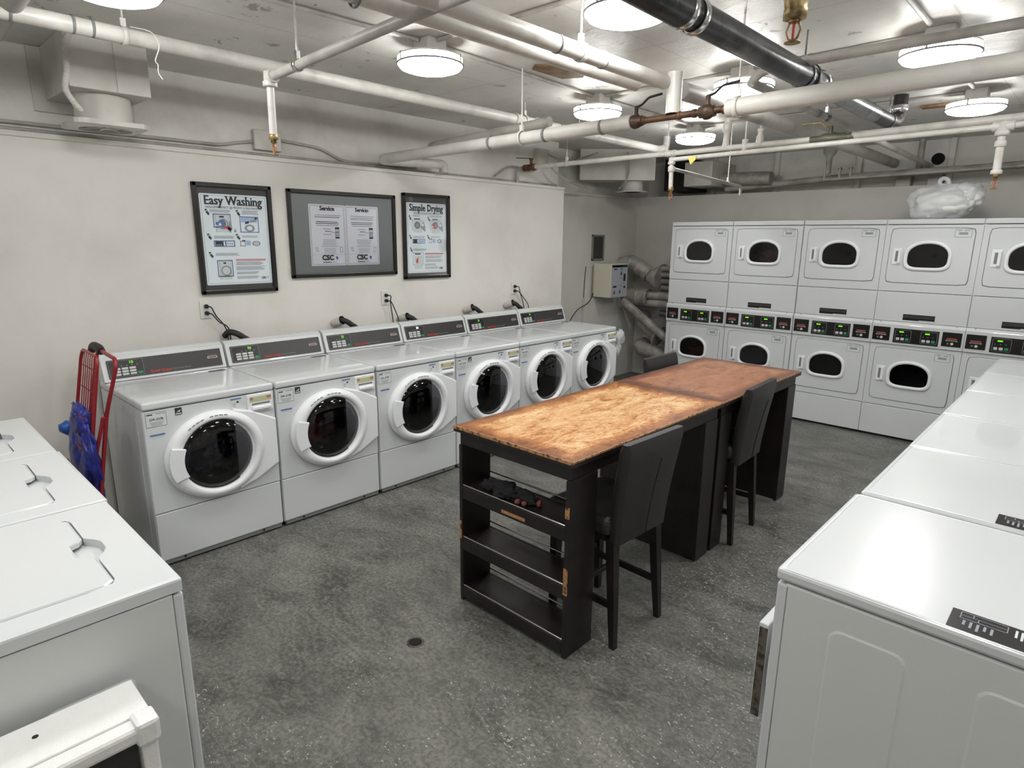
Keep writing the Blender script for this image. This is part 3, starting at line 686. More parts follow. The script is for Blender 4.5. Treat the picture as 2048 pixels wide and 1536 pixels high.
for i, r in enumerate(rs):
    r.location = (rx[i], ry[i], 0); r.rotation_euler = (0, 0, -PI/2); r['label'] = ll[i]; r['group'] = 'low dryers in the right hand row'
for i in (0, 1):      # black label on the top, near the near side
    g = G(); u, v = X, Y; O = V(0, 0, .9116); x1 = .332; 
    g.quad(O, u, v, .240, x1, .355, .56, 'panelblk')
    def r_(x0, x1_, y0, y1, m): g.quad(O, u, v, x0, x1_, y0, y1, m, .0004)
    for a_, b_, c_, d_ in ((.246, .248, .372, .458), (.262, .2635, .372, .458), (.276, .278, .372, .458), (.246, .278, .372, .374), (.246, .278, .456, .458), (.247, .262, .395, .397), (.263, .278, .405, .407)): r_(a_, b_, c_, d_, 'inkgrey')
    for k in range(5): r_(.284, .306+.006*(k % 3), .380+k*.0125, .385+k*.0125, 'inkgrey')
    for k in range(5): r_(.252, .285+.006*(k % 2), .470+k*.010, .4745+k*.010, 'inkpale')
    r_(.243, .330, .522, .5235, 'inkpale')
    for k in range(3): r_(.252, .300, .532+k*.010, .5365+k*.010, 'inkgrey')
    g.build('warning_sticker', rs[i])
# near dryer's neighbour door standing ajar: slab hinged at the near side
g = G(); base = V(3.735, .66, 0)
g.box(3.672, 3.700, .78, 1.14, .33, .645, 'enamel', .004).box(3.6755, 3.699, .7775, .781, .335, .632, 'stone').box(3.698, 3.76, 1.10, 1.13, .36, .62, 'enamel_side')
loc = lambda p: V(-(p.y-ry[0]), p.x-rx[0], p.z)
g.v = [loc(q) for q in g.v]; g.build('ajar_door', rs[0])

# ================================================================ the two work tables
def work_table(y0, y1, units, top, label, near):
    x0, x1 = 2.172, 2.871; c = V((x0+x1)/2, (y0+y1)/2, 0); root = empty('work_table', c, label, 'table', 0, 'work tables pushed end to end')
    g = G().box(x0, x1, y0, y1, .862, .884, 'blackwood', .003).box(x0+.001, x1-.001, y0+.001, y1-.001, .884, .8895, top, .0015)
    if near:
        g.box(x0, x1, y0-.0012, y0+.004, .876, .8905, 'rawedge', .001)
    g.box(x1-.004, x1+.0012, y0, y1, .882, .8905, 'rawedge', .001); g.build('tabletop', root, c)
    g = G().box(x0+.025, x1-.025, y0+.02, y1-.02, .800, .861, 'blackwood', .003)
    g.build('apron', root, c)
    for (ya, yb, inner, rods) in units:
        for xx in (x0+.022, x1-.042):
            G().box(xx, xx+.020, ya, yb, .004, .80, 'blackwood', .002).build('side_panel', root, c)
        if inner is not None: G().box(x0+.042, x1-.042, inner-.008, inner+.008, .01, .80, 'blackwood').build('back_panel', root, c)
        if rods:
            for k, z in enumerate((.605, .342, .085)):
                sh = G().box(x0+.042, x1-.042, ya+.002, yb-.002, z-.022, z-.008, 'blackwood').box(x0+.042, x1-.042, ya, ya+.014, z-.068, z-.006, 'blackwood', .003)
                sh.box(x0+.042, x1-.042, yb-.014, yb, z-.068, z-.006, 'blackwood', .003)
                if k == 0: sh.box(x0+.30, x0+.44, ya-.0012, ya, z-.055, z-.040, 'rawedge')
                s_ = sh.build('shelf', root, c)
                for yy, zz in ((ya+.007, z), (yb-.007, z+.022)):
                    pts = [V(x0+.042+(x1-x0-.084)*t/8, yy, zz-.001) for t in range(9)]
                    G().tube(pts, .0045, 'chrome', 8).build('guard_rod', s_, c)
            G().box(x1-.0425, x1-.0215, ya-.001, ya+.002, .64, .69, 'rawedge').build('worn_patch', root, c); G().box(x1-.0425, x1-.0215, ya-.001, ya+.002, .30, .42, 'rawedge').build('worn_patch', root, c); G().box(x0+.021, x0+.036, ya-.001, ya+.002, .33, .42, 'rawedge').build('worn_patch', root, c)
    return root
work_table(.911, 2.219, ((.925, 1.110, None, True), (2.065, 2.205, 2.075, False)), 'topA', 'black work table nearest the camera, open end shelves and worn orange top', True)
work_table(2.223, 3.360, ((2.240, 2.370, 2.360, False), (3.215, 3.345, 3.225, False)), 'topB', 'far work table with a darker brown top, toward the stacked dryers', False)
g = G(); c = V(2.50, 1.0, .598)
for k, (dx_, dy_, r) in enumerate(((-.16, 0, .045), (-.10, .01, .05), (-.04, -.01, .045), (.02, .02, .04), (.07, .0, .035), (-.07, -.03, .035))):
    blob(g, c+V(dx_, dy_, r*.45), (r*1.2, r*.9, r*.55), 'glove', k, 3, .5, 4, -r*.43)
for dx_, dy_ in ((.10, .03), (.125, .0), (.04, -.045), (.075, -.04)): blob(g, c+V(dx_, dy_, .014), .013, 'glovepink', dx_*9, 2, .3, 3)
tag(g.build('gloves', None, c-V(0, 0, .0)), 'crumpled black knit gloves with dusty red tips on the top shelf under the near table', 'gloves')

# ================================================================ counter chairs
def make_chair():
    root = empty('counter_chair', (0, 0, 0), '', 'chair')   # faces -Y
    g = G().box(-.205, .205, -.135, .215, .515, .600, 'leather', .028).box(-.19, .19, -.12, .19, .495, .520, 'blackwood'); g.build('seat', root)
    b = G(); L = []
    for k in range(13):
        t = k/12; z = .485+t*.455; yc = .222+.058*t**1.4; w_ = .178+.028*t; th = .028*(1 if t < .9 else math.sqrt(max(.05, 1-((t-.9)/.12)**2))); crown = .010*t
        P = rrect(-w_, w_, -th, th, min(.018, th*.8), 4); L.append([V(x, yc+y+.016*(x/w_)**2*-1+.012, z-(crown*(1-(x/w_)**2))*-1) for x, y in P])
    b.loft(L, 'leather', True, True); bk = b.build('backrest', root)
    s_ = G(); pts = [V(.001, .222+.058*(k/12)**1.4+.028+.0125, .495+k/12*.36) for k in range(13)]; s_.tube(pts, .0026, 'cord', 6); s_.build('seam', bk)
    for sx_ in (-1, 1):
        for y_, yf in ((-.105, -.110), (.205, .245)):
            p0, p1 = V(sx_*.158, y_, .50), V(sx_*.172, yf, 0); q = G()
            def sq(p, r): return [p+V(a_*r, b_*r, 0) for a_, b_ in ((-1, -1), (1, -1), (1, 1), (-1, 1))]
            q.loft([sq(p0, .021), sq(p0.lerp(p1, .5), .018), sq(p1, .013)], 'blackwood', True, True, False); q.build('leg', root)
        q = G().box(sx_*.163-.009, sx_*.163+.009, -.105, .222, .175, .205, 'blackwood', .003); q.build('stretcher', root)
    G().box(-.158, .158, -.010, .010, .178, .202, 'blackwood', .003).build('stretcher', root); G().box(-.163, .163, -.118, -.098, .235, .262, 'blackwood', .003).build('footrest', root)
    return root
c0 = make_chair(); cs = [c0, copy_tree(c0), copy_tree(c0)]
for r, p, rz, lb in zip(cs, ((2.712, 1.315, 0), (2.645, 2.560, 0), (2.335, 2.93, 0)), (-PI/2-.04, -PI/2+.05, PI/2), (
        'black leatherette counter chair nearest the camera, back turned to us', 'black leatherette counter chair tucked at the far work table on the near side',
        'black counter chair across the table, only the top of its back showing')):
    r.location = p; r.rotation_euler = (0, 0, rz); r['label'] = lb; r['group'] = 'counter chairs at the work tables'

# ================================================================ posters
def frame_box(name, y0, y1, z0, z1, label, matm, fw=.028):
    c = V(0, (y0+y1)/2, z0); root = empty(name, c, label, 'poster' if 'poster' in name else 'notice')
    g = G()
    for a_, b_, c_, d_ in ((y0, y1, z1-fw, z1), (y0, y1, z0, z0+fw), (y0, y0+fw, z0, z1), (y1-fw, y1, z0, z1)): g.box(.001, .026, a_, b_, c_, d_, 'frame', .005)
    g.build('frame', root, c); G().box(.001, .009, y0+fw-.003, y1-fw+.003, z0+fw-.003, z1-fw+.003, matm).build('mount_board', root, c)
    return root, c
class Sheet:   # drawing on a wall sheet, (0..1, 0..1) from lower left
    def __init__(s, y0, y1, z0, z1, x, m):
        s.y0, s.z0, s.w, s.h, s.x = y0, z0, y1-y0, z1-z0, x; s.g = G(); s.k = 0
        s.g.prism(rrect(y0, y1, z0, z1, .010, 4), (x-.002, 0, 0), Y, Z, X, .002, m)
        s.i = G()
    def P(s, u, v, h=0): s.k += 1; return V(s.x+.0004+h, s.y0+u*s.w, s.z0+v*s.h)
    def r(s, u0, u1, v0, v1, m, h=0): s.i.quad(V(s.x+.0004+h, 0, 0), Y, Z, s.y0+u0*s.w, s.y0+u1*s.w, s.z0+v0*s.h, s.z0+v1*s.h, m)
    def border(s, m, d=.018, t=.003):
        a_ = d; b_ = d*s.w/s.h; tt = t; tv = t*s.w/s.h
        s.r(a_, 1-a_, b_, b_+tv, m); s.r(a_, 1-a_, 1-b_-tv, 1-b_, m); s.r(a_, a_+tt, b_, 1-b_, m); s.r(1-a_-tt, 1-a_, b_, 1-b_, m)
    def disc(s, u, v, ru, m, h=0, rv=None, n=20):
        rv = rv or ru*s.w/s.h; s.i.add([s.P(u+ru*math.cos(2*PI*k/n), v+rv*math.sin(2*PI*k/n), h) for k in range(n)], [tuple(range(n))], m)
    def ring(s, u, v, r0, r1, m, h=0, n=24, sq=1.):
        k_ = s.w/s.h*sq; L = [[s.P(u+q*math.cos(2*PI*k/n), v+q*k_*math.sin(2*PI*k/n), h) for k in range(n)] for q in (r0, r1)]; s.i.loft(L, m, smooth=False)
    def lines(s, u0, u1, v, n, dv, m, t=.006, jit=.15, cen=False):
        for k in range(n):
            q = (u1-u0)*random.uniform(0, jit); a_, b_ = (u0+q/2, u1-q/2) if cen else (u0, u1-q)
            s.r(a_, b_, v-k*dv-t, v-k*dv, m)
    def t(s, st, u, v, wd, m, align='C', **k): textfit(s.i, st, wd*s.w, s.P(u, v, .0004), Y, Z, m, align, **k)
    def box(s, u0, u1, v0, v1, m, t=.012, h=0):
        tv = t*s.w/s.h; s.r(u0, u1, v0, v0+tv, m, h); s.r(u0, u1, v1-tv, v1, m, h); s.r(u0, u0+t, v0, v1, m, h); s.r(u1-t, u1, v0, v1, m, h)
    def poly(s, pts, m, h=0): s.i.add([s.P(u, v, h) for u, v in pts], [tuple(range(len(pts)))], m)
    def done(s, root, c, ink='printed_artwork', name='paper_sheet'):
        o_ = s.g.build(name, root, c); s.i.build(ink, o_); o_.children[0].data.transform(Matrix.Translation(-c)); return o_
def arrow(s, u, v):
    s.poly([(u-.03, v+.03), (u, v+.036), (u+.028, v-.008), (u-.004, v-.014)], 'inkdark', .0002); s.poly([(u-.012, v-.010), (u+.040, v-.004), (u+.026, v-.036)], 'inkdark', .0003); s.r(u-.012, u+.006, v+.008, v+.020, 'inkpale', .0006)
def artwash(s, u0, u1, v0, v1, kind):
    s.r(u0, u1, v0, v1, 'inkpale', .0001)
    if kind in 'AE':
        s.box(u0-.03, u1+.03, v0+.05 if kind == 'A' else v0+.03, v1+.012, 'inkblue', .014, .0001); s.r(u0+.06, u1-.07, v1-.03, v1-.012, 'inkdark', .0003)
        cu, cv = (u0+u1)/2+.01, (v0+v1)/2-.005; s.ring(cu, cv, .058, .078, 'inkgrey', .0003); s.r(u0, u0+.006, v0, v1, 'inkgrey', .0003); s.r(u1-.006, u1, v0, v1, 'inkgrey', .0003)
        if kind == 'A':
            s.disc(cu-.01, cv+.005, .055, 'inkblue', .0005); s.disc(cu-.085, cv+.005, .024, 'inkblue', .0006); s.disc(cu-.045, cv-.004, .020, 'paper', .0007); s.poly([(cu, cv-.035), (cu+.10, cv-.075), (cu+.12, cv-.045), (cu+.05, cv-.018)], 'inkred', .0006); s.poly([(cu+.06, cv-.05), (cu+.115, cv+.07), (cu+.13, cv-.05), (cu+.10, cv-.10)], 'inkgrey', .0006)
# --- Easy Washing
y0, y1, z0, z1 = .655, 1.168, 1.355, 2.058
rt, c = frame_box('framed_poster', y0, y1, z0, z1, 'black framed Easy Washing poster, leftmost of the three frames', 'matblack')
s = Sheet(y0+.080*.513, y0+.935*.513, z0+.083*.703, z0+.905*.703, .011, 'paper'); s.border('inkdark', .022, .003)
s.t('Easy Washing', .5, .885, .86, 'inkdark', hscale=1.15, serif=True, bold=.010); s.t('HIGH-EFFICIENCY @ FRONT LOAD WASHER', .5, .845, .84, 'inkgrey', bold=.02, hscale=1.1)
for u, v in ((.09, .80), (.54, .80), (.09, .535), (.51, .535), (.09, .335)): arrow(s, u, v)
s.lines(.13, .44, .83, 3, .012, 'inkgrey'); s.lines(.60, .86, .83, 4, .012, 'inkgrey'); s.lines(.16, .46, .545, 3, .011, 'inkgrey'); s.lines(.58, .82, .55, 2, .013, 'inkgrey'); s.lines(.16, .52, .355, 3, .011, 'inkgrey')
artwash(s, .20, .40, .585, .775, 'A'); s.r(.46, .50, .62, .625, 'inkgrey'); s.disc(.48, .60, .018, 'inkgrey')
s.box(.56, .85, .585, .765, 'inkblue', .012); s.r(.58, .83, .70, .758, 'inklblue'); s.poly([(.64, .68), (.70, .69), (.70, .715), (.64, .705)], 'inkdark', .0003); s.poly([(.72, .695), (.81, .715), (.81, .74), (.72, .722)], 'inkgrey', .0003); s.r(.79, .83, .735, .755, 'inkdark', .0003); s.ring(.705, .635, .045, .078, 'inkgrey', .0003, sq=.7)
s.box(.15, .46, .425, .495, 'inkblue', .014); s.r(.17, .29, .435, .487, 'inkdark', .0002); s.r(.33, .44, .437, .483, 'paper', .0002); s.r(.315, .33, .437, .483, 'inkdark', .0003)
for k in range(3): s.r(.185+k*.03, .20+k*.03, .44, .45, 'inkpale', .0004); s.ring(.355+k*.033, .46, .006, .012, 'inkdark', .0004)
s.box(.54, .62, .43, .49, 'inkgrey', .012); s.r(.57, .62, .487, .50, 'inkdark', .0002); s.r(.63, .70, .44, .495, 'inklblue'); s.ring(.79, .462, .04, .065, 'inkgrey', .0001, sq=.6); s.ring(.79, .462, .012, .025, 'inkgrey', .0001, sq=.6)
artwash(s, .20, .37, .06, .265, 'E')
s.lines(.45, .92, .285, 2, .012, 'inkred', .007, .02); s.lines(.45, .90, .255, 4, .011, 'inkgrey'); s.lines(.45, .90, .20, 4, .011, 'inkgrey'); s.lines(.45, .80, .14, 3, .011, 'inkgrey'); s.lines(.45, .80, .09, 3, .011, 'inkgrey')
s.t('CSC', .87, .055, .08, 'inkdark', bold=.04); s.poly([(.925, .075), (.945, .08), (.935, .055)], 'inkblue'); s.done(rt, c)
G().quad((.0125, 0, 0), Y, Z, y0+.027, y1-.027, z0+.027, z1-.027, 'clearpane').build('glass_pane', rt, c)
# --- Simple Drying
y0, y1, z0, z1 = 2.268, 2.770, 1.391, 2.083; W_, H_ = y1-y0, z1-z0
rt, c = frame_box('framed_poster', y0, y1, z0, z1, 'black framed Simple Drying poster, rightmost of the three frames', 'matblack')
s = Sheet(y0+.085*W_, y0+.915*W_, z0+.070*H_, z0+.895*H_, .011, 'paper'); s.border('inkdark', .022, .003)
s.t('Simple Drying', .5, .885, .86, 'inkdark', hscale=1.25, serif=True, bold=.010); s.t('SINGLE LOAD/STACK DRYERS', .5, .84, .66, 'inkgrey', bold=.02, hscale=1.1)
for u, v in ((.08, .785), (.55, .775), (.08, .515), (.53, .515), (.09, .335)): arrow(s, u, v)
s.lines(.15, .34, .825, 2, .012, 'inkgrey'); s.lines(.60, .90, .825, 2, .012, 'inkgrey'); s.lines(.15, .46, .53, 3, .011, 'inkgrey'); s.lines(.60, .86, .53, 2, .012, 'inkgrey'); s.lines(.15, .50, .35, 3, .011, 'inkgrey')
for u in (.16, .62):
    s.r(u, u+.22, .58, .75, 'inkpale', .0001); s.r(u+.02, u+.17, .765, .78, 'inkdark', .0002); s.box(u-.03, u+.25, .62, .76, 'inklblue', .01); s.disc(u+.10, .685, .068, 'inkgrey', .0003); s.ring(u+.10, .685, .05, .066, 'inkdark', .0005)
    s.poly([(u+.17, .66), (u+.26, .74), (u+.30, .66), (u+.30, .59)], 'inkgrey', .0004); s.disc(u+.235, .69, .03, 'paper', .0006)
    if u > .3: s.disc(u+.05, .68, .045, 'inkred', .0006); s.disc(u+.03, .67, .018, 'paper', .0008)
    s.r(u+.03, u+.18, .58, .63, 'inkpale', .0008)
s.box(.13, .45, .425, .49, 'inkblue', .012); s.r(.15, .25, .43, .487, 'inkdark', .0002); s.r(.28, .43, .44, .475, 'inklblue', .0002)
s.box(.55, .62, .43, .49, 'inkgrey', .012); s.r(.64, .72, .435, .49, 'inklblue'); s.ring(.82, .46, .03, .06, 'inkgrey', .0001, sq=.7); s.r(.58, .64, .487, .497, 'inkdark', .0002)
s.box(.13, .40, .12, .30, 'inklblue', .014); s.r(.17, .37, .06, .25, 'inkpale', .0001); s.r(.18, .33, .265, .285, 'inkdark', .0003); s.poly([(.20, .18), (.27, .24), (.26, .15), (.22, .14)], 'inkred', .0004)
s.lines(.44, .93, .285, 1, .012, 'inkred', .018, .02); s.lines(.45, .90, .25, 4, .011, 'inkgrey'); s.lines(.45, .92, .195, 4, .011, 'inkgrey'); s.lines(.43, .74, .13, 3, .011, 'inkgrey'); s.lines(.43, .80, .085, 3, .011, 'inkgrey')
s.t('CSC', .86, .05, .10, 'inkdark', bold=.04); s.done(rt, c)
G().quad((.0125, 0, 0), Y, Z, y0+.027, y1-.027, z0+.027, z1-.027, 'clearpane').build('glass_pane', rt, c)
# --- Service / Servicio
y0, y1, z0, z1 = 1.282, 2.196, 1.436, 2.055; W_, H_ = y1-y0, z1-z0
rt, c = frame_box('framed_notice', y0, y1, z0, z1, 'wide black framed grey board with Service and Servicio notices, middle of the three frames', 'matgrey')
a_, b_ = y0+.175*W_, y0+.822*W_; zz0, zz1 = z0+.135*H_, z0+.845*H_; mid = (a_+b_)/2
for k, (ya, yb, head) in enumerate(((a_, mid-.001, 'Service'), (mid+.001, b_, 'Servicio'))):
    s = Sheet(ya, yb, zz0, zz1, .011, 'paperw'); s.border('inkdark', .035, .006)
    s.t(head, .5, .905, .40, 'inkdark', hscale=1.05, serif=True, bold=.02)
    s.lines(.16, .88, .83, 1, .02, 'inkgrey', .008, 0, True); s.lines(.13, .86, .80, 2 if k else 1, .026, 'inkdark' if not k else 'inkgrey', .009, .1, True)
    s.lines(.16, .82, .725, 2, .028, 'inkdark', .009, .1, True); s.lines(.20, .80, .665, 1, .02, 'inkgrey', .008, 0, True)
    s.lines(.36, .60, .61, 1, .03, 'inkgrey', .010); s.lines(.42, .56, .575, 1, .03, 'inkgrey', .016); s.lines(.36, .60, .52, 1, .03, 'inkgrey', .008); s.poly([(.56, .57), (.70, .545), (.70, .54), (.56, .56)], 'inkred')
    s.r(.70, .82, .45, .635, 'inkdark'); s.r(.705, .815, .475, .605, 'inkpale', .0002); s.r(.71, .81, .48, .535, 'inklblue', .0004); s.r(.71, .81, .548, .56, 'inkorange', .0004)
    s.lines(.30, .76, .43, 5, .026, 'inkgrey', .007, .25, True)
    s.r(.12, .21, .27, .31, 'inkpale', .0002); s.box(.12, .20, .27, .31, 'inkgrey', .008); s.r(.14, .22, .245, .252, 'inkdark'); s.lines(.32, .74, .29, 4, .024, 'inkgrey', .006, .3, True)
    s.box(.82, .90, .22, .31, 'inkgrey', .01); s.r(.04, .96, .186, .188, 'inkgrey')
    s.t('CSC', .46, .095, .33, 'inkdark', bold=.05); s.poly([(.68, .14), (.72, .16), (.755, .13), (.72, .085)], 'inkblue'); s.poly([(.72, .16), (.755, .13), (.74, .11)], 'inkdark', .0002); s.r(.32, .55, .05, .062, 'inkdark'); s.r(.56, .70, .05, .060, 'inklblue')
    s.done(rt, c, name='notice_sheet')
G().quad((.0135, 0, 0), Y, Z, y0+.027, y1-.027, z0+.027, z1-.027, 'clearpane').build('glass_pane', rt, c)

# ================================================================ outlets, cords and drain hoses
for k, (y, z, dst, lb) in enumerate(((.672, 1.258, ((.775, 1.095), (.79, 1.10)), 'white wall outlet with two black plugs below the Easy Washing poster'),
                                     (2.078, 1.250, ((2.115, 1.045), (2.170, 1.045)), 'white wall outlet with two black plugs below the gap beside the Simple Drying poster'),
                                     (3.60, 1.250, ((3.70, 1.05), (3.77, 1.05)), 'white wall outlet nearest the far end of the poster wall'))):
    rt = empty('wall_outlet', (0, y, z-.057), lb, 'outlet', 0, 'wall outlets above the washers')
    G().box(.0005, .010, y-.036, y+.036, z-.057, z+.057, 'plug', .004).build('cover_plate', rt, (0, y, z-.057))
    for j, zz in enumerate((z+.022, z-.022)):
        G().box(.010, .012, y-.016, y+.016, zz-.013, zz+.013, 'inkpale', .002).build('socket', rt, (0, y, z-.057))
    for j, zz in enumerate((z+.022, z-.022)):
        pe = empty('power_cord', (.012, y, zz), ['upper', 'lower'][j]+' black power cord plugged into the '+['first', 'second', 'third'][k]+' wall outlet from the red cart', 'cord', 0, 'washer power cords')
        g = G(); g.box(.012, .035, y-.012, y+.012, zz-.010, zz+.010, 'cord', .005) if 0 else g.lathe([(.014, 0), (.014, .014), (.009, .028), (.004, .036)], (.013, y, zz), X, 'cord', 12, True, True)
        g.build('plug', pe, pe.location)
        p = dst[j]; pts = curve([(.045, y, zz), (.060, y+.016, zz-.006), (.055, (y*.6+p[0]*.4)+.012*(j), zz-.06), (.05, p[0], p[1]+.02), (.05, p[0]+.004, .93)])
        G().tube(pts, .0042, 'cord', 8).build('cord', pe, pe.location)
for k, (y, z, lb) in enumerate(((.80, 1.075, 'first'), (1.635, 1.085, 'second'), (2.25, 1.062, 'third'), (2.985, 1.085, 'fourth'), (3.52, 1.092, 'fifth'))):
    rt = empty('drain_standpipe', (.045, y, .90), lb+' drain standpipe with a black hooked hose, counted from the red cart', 'drain hose', 0, 'drain hoses behind the washers')
    if k: g = G().lathe([(.034, 0), (.034, .09)], (.001, y-.03, z), V(1, .25, .35), 'pipewhite', 20).lathe([(.034, .09), (.028, .09), (.028, .01)], (.001, y-.03, z), V(1, .25, .35), 'gap', 20); g.build('pipe_stub', rt, rt.location)
    pts = curve([(.02, y-.03, z+.0), (.055, y-.015, z+.028), (.085, y+.02, z+.020), (.090, y+.07, z-.015), (.09, y+.11, z-.05), (.085, y+.13, .93)]); g = G().tube(pts, .020, 'hose', 12); g.build('hose', rt, rt.location)

# ================================================================ recess: wall box, grille, cable, ducts
rt = empty('card_value_box', (-.2, 5.37, 1.06), 'cream metal card value box with a grey front on the recess wall beside the ducts', 'wall box')
c = rt.location
g = G().box(-.199, .046, 5.20, 5.545, 1.062, 1.452, 'cream', .004); g.build('housing', rt, c)
g = G().box(.046, .0495, 5.21, 5.535, 1.070, 1.445, 'greypanel', .001); O = V(.050, 5.21, 0)
def q_(x0, x1, z0, z1, m): g.quad(O, Y, Z, x0, x1, z0, z1, m, .0006, X)
q_(.004, .321, 1.412, 1.440, 'inkdark'); q_(.02, .22, 1.421, 1.431, 'inkorange')
for a_ in ((.040, .110, 1.385, 1.398), (.170, .225, 1.388, 1.396), (.035, .105, 1.178, 1.200), (.245, .290, 1.25, 1.335), (.255, .290, 1.165, 1.192)): q_(*a_, 'inkdark')
for x, z in ((.195, 1.35), (.065, 1.13), (.180, 1.135)): g.add([O+V(.0008, x, z+.028), O+V(.0008, x+.018, z-.025), O+V(.0008, x-.018, z-.025)], [(0, 1, 2)], 'inkdark')
for x, z in ((.195, 1.28), (.195, 1.19), (.26, 1.22)): q_(x-.02, x+.02, z, z+.012, 'inkgrey')
g.build('printed_front', rt, c)
# it hangs on the wall on a bracket plate
G().box(-.2495, -.199, 5.25, 5.50, 1.10, 1.41, 'cream').build('bracket', rt, c)
rt = empty('wall_grille', (-.25, 5.32, 1.47), 'narrow dark grille in a grey metal frame above the cream box', 'grille'); c = rt.location
g = G()
for a_ in ((5.20, 5.44, 1.765, 1.785), (5.20, 5.44, 1.485, 1.505), (5.20, 5.22, 1.485, 1.785), (5.42, 5.44, 1.485, 1.785)): g.box(-.2495, -.232, *a_, 'outline', .002)
g.build('frame', rt, c); g = G().box(-.2495, -.243, 5.22, 5.42, 1.505, 1.765, 'wallgrille')
for k in range(12): g.box(-.243, -.240, 5.22, 5.42, 1.512+k*.021, 1.516+k*.021, 'gap')
g.build('mesh_panel', rt, c)
g = G().tube(curve([(-.243, 5.10, 1.42), (-.243, 5.08, 1.2), (-.243, 5.07, .6), (-.243, 5.08, .03)]), .004, 'cord', 8); tag(g.build('cable', None, (-.243, 5.1, .03)), 'thin black cable running down the recess wall beside the cream box', 'cable')
g = G().tube(curve([(-.19, 5.19, 1.10), (-.19, 5.10, 1.0), (-.17, 4.85, .92), (-.10, 4.62, .78), (-.05, 4.45, .5)]), .005, 'cord', 8); tag(g.build('cable', None, (-.24, 5.1, .9)), 'black cable sagging from the cream box toward the last washer', 'cable')
# ducts
def duct(name, pts, r, label, m='ductgrey', seg=24, extra=None, cat='duct', grp='exhaust ducts beside the dryers'):
    c = Vector(pts[0]); rt = empty(name, c, label, cat, 0, grp); g = G().tube(pts, r, m, seg)
    g.build('duct_pipe', rt, c)
    for i in (len(pts)//3, 2*len(pts)//3):
        d = (Vector(pts[i+1])-Vector(pts[i])).normalized(); G().lathe([(r+.0005, 0), (r+.004, .004), (r+.004, .016), (r+.0005, .02)], pts[i], d, m, seg).build('seam_band', rt, c)
    if extra: extra(rt, c)
    return rt
def cone(p0, p1, r0, r1, m='ductgrey'):
    def f(rt, c):
        d = Vector(p1)-Vector(p0); G().lathe([(r0, 0), (r0, .02), (r1, d.length-.01), (r1, d.length)], p0, d, m, 28, True, True).build('reducer_hood', rt, c)
    return f
duct('exhaust_duct', rounded([(-.249, 5.82, 1.42), (-.12, 5.84, 1.46), (.02, 5.85, 1.40), (.15, 5.86, 1.31)], .12, 8), .095, 'uppermost fat exhaust duct curving down from the recess wall', extra=cone((.16, 5.86, 1.30), (.33, 5.86, 1.28), .08, .17))
duct('exhaust_duct', [V(-.249+.38*k/6, 5.88, 1.035) for k in range(7)], .105, 'fat horizontal exhaust duct at the height of the cream box bottom', extra=lambda rt, c: G().lathe([(.105, 0), (.115, .01), (.115, .03), (.10, .035)], (.12, 5.88, 1.035), X, 'ductgrey', 28, True, True).build('end_cap', rt, c))
for k, (z, lb) in enumerate(((1.40, 'top'), (1.325, 'second'), (1.245, 'third'), (1.165, 'fourth'))):
    g = G().tube([V(.30+.46*t/4, 5.84+.02*k, z) for t in range(5)], .030, 'ductgrey', 16); tag(g.build('branch_duct', None, (.35, 5.84, z)), lb+' of the four thin ducts running from the funnel hood into the dryers', 'duct', 'thin branch ducts')
for k, (z, lb) in enumerate(((1.072, 'upper'), (.975, 'lower'))):
    rt = empty('branch_duct', (.16, 5.84, z), lb+' of two shiny ended ducts leaving the capped fat duct', 'duct', 0, 'shiny ended branch ducts')
    G().tube([V(.19+.56*t/4, 5.83, z) for t in range(5)], .046, 'ductgrey', 20).build('duct_pipe', rt, rt.location); G().lathe([(.030, -.02), (.042, 0), (.044, .035), (.048, .05)], (.16, 5.83, z), X, 'chrome', 20, True).build('shiny_collar', rt, rt.location)
duct('exhaust_duct', [V(-.10, 5.70, .99).lerp(V(.62, 5.70, .53), k/8) for k in range(9)], .05, 'long thin exhaust duct slanting down to the right')
duct('exhaust_duct', rounded([(-.02, 6.08, .78), (.05, 5.86, .76), (.22, 5.84, .64), (.30, 5.84, .60)], .12), .078, 'fat elbow duct below the slanting duct', extra=cone((.27, 5.84, .61), (.36, 5.84, .575), .08, .135))
duct('exhaust_duct', rounded([(.02, 6.06, .42), (.06, 5.84, .42), (.30, 5.80, .38), (.68, 5.82, .31)], .12), .088, 'lowest fat exhaust duct near the floor beside the first dryer')
for z in (.60, .86): 
    g = G().tube([V(.34+.36*t/4, 5.86, z-.02*t/4) for t in range(5)], .042, 'steelpipe', 20); tag(g.build('branch_duct', None, (.34, 5.86, z)), ('lower' if z < .7 else 'upper')+' short galvanised duct stub entering the first dryer side', 'duct', 'galvanised duct stubs')
g = G(); blob(g, (.865, 4.215, .80), (.035, .05, .075), 'clearbag', 3, 3, .5, 4); blob(g, (.86, 4.205, .69), (.022, .03, .07), 'clearbag', 5, 3, .5, 4); tag(g.build('plastic_bag', None, (.865, 4.21, .73)), 'small clear plastic bag hanging at the corner of the last washer', 'bag')

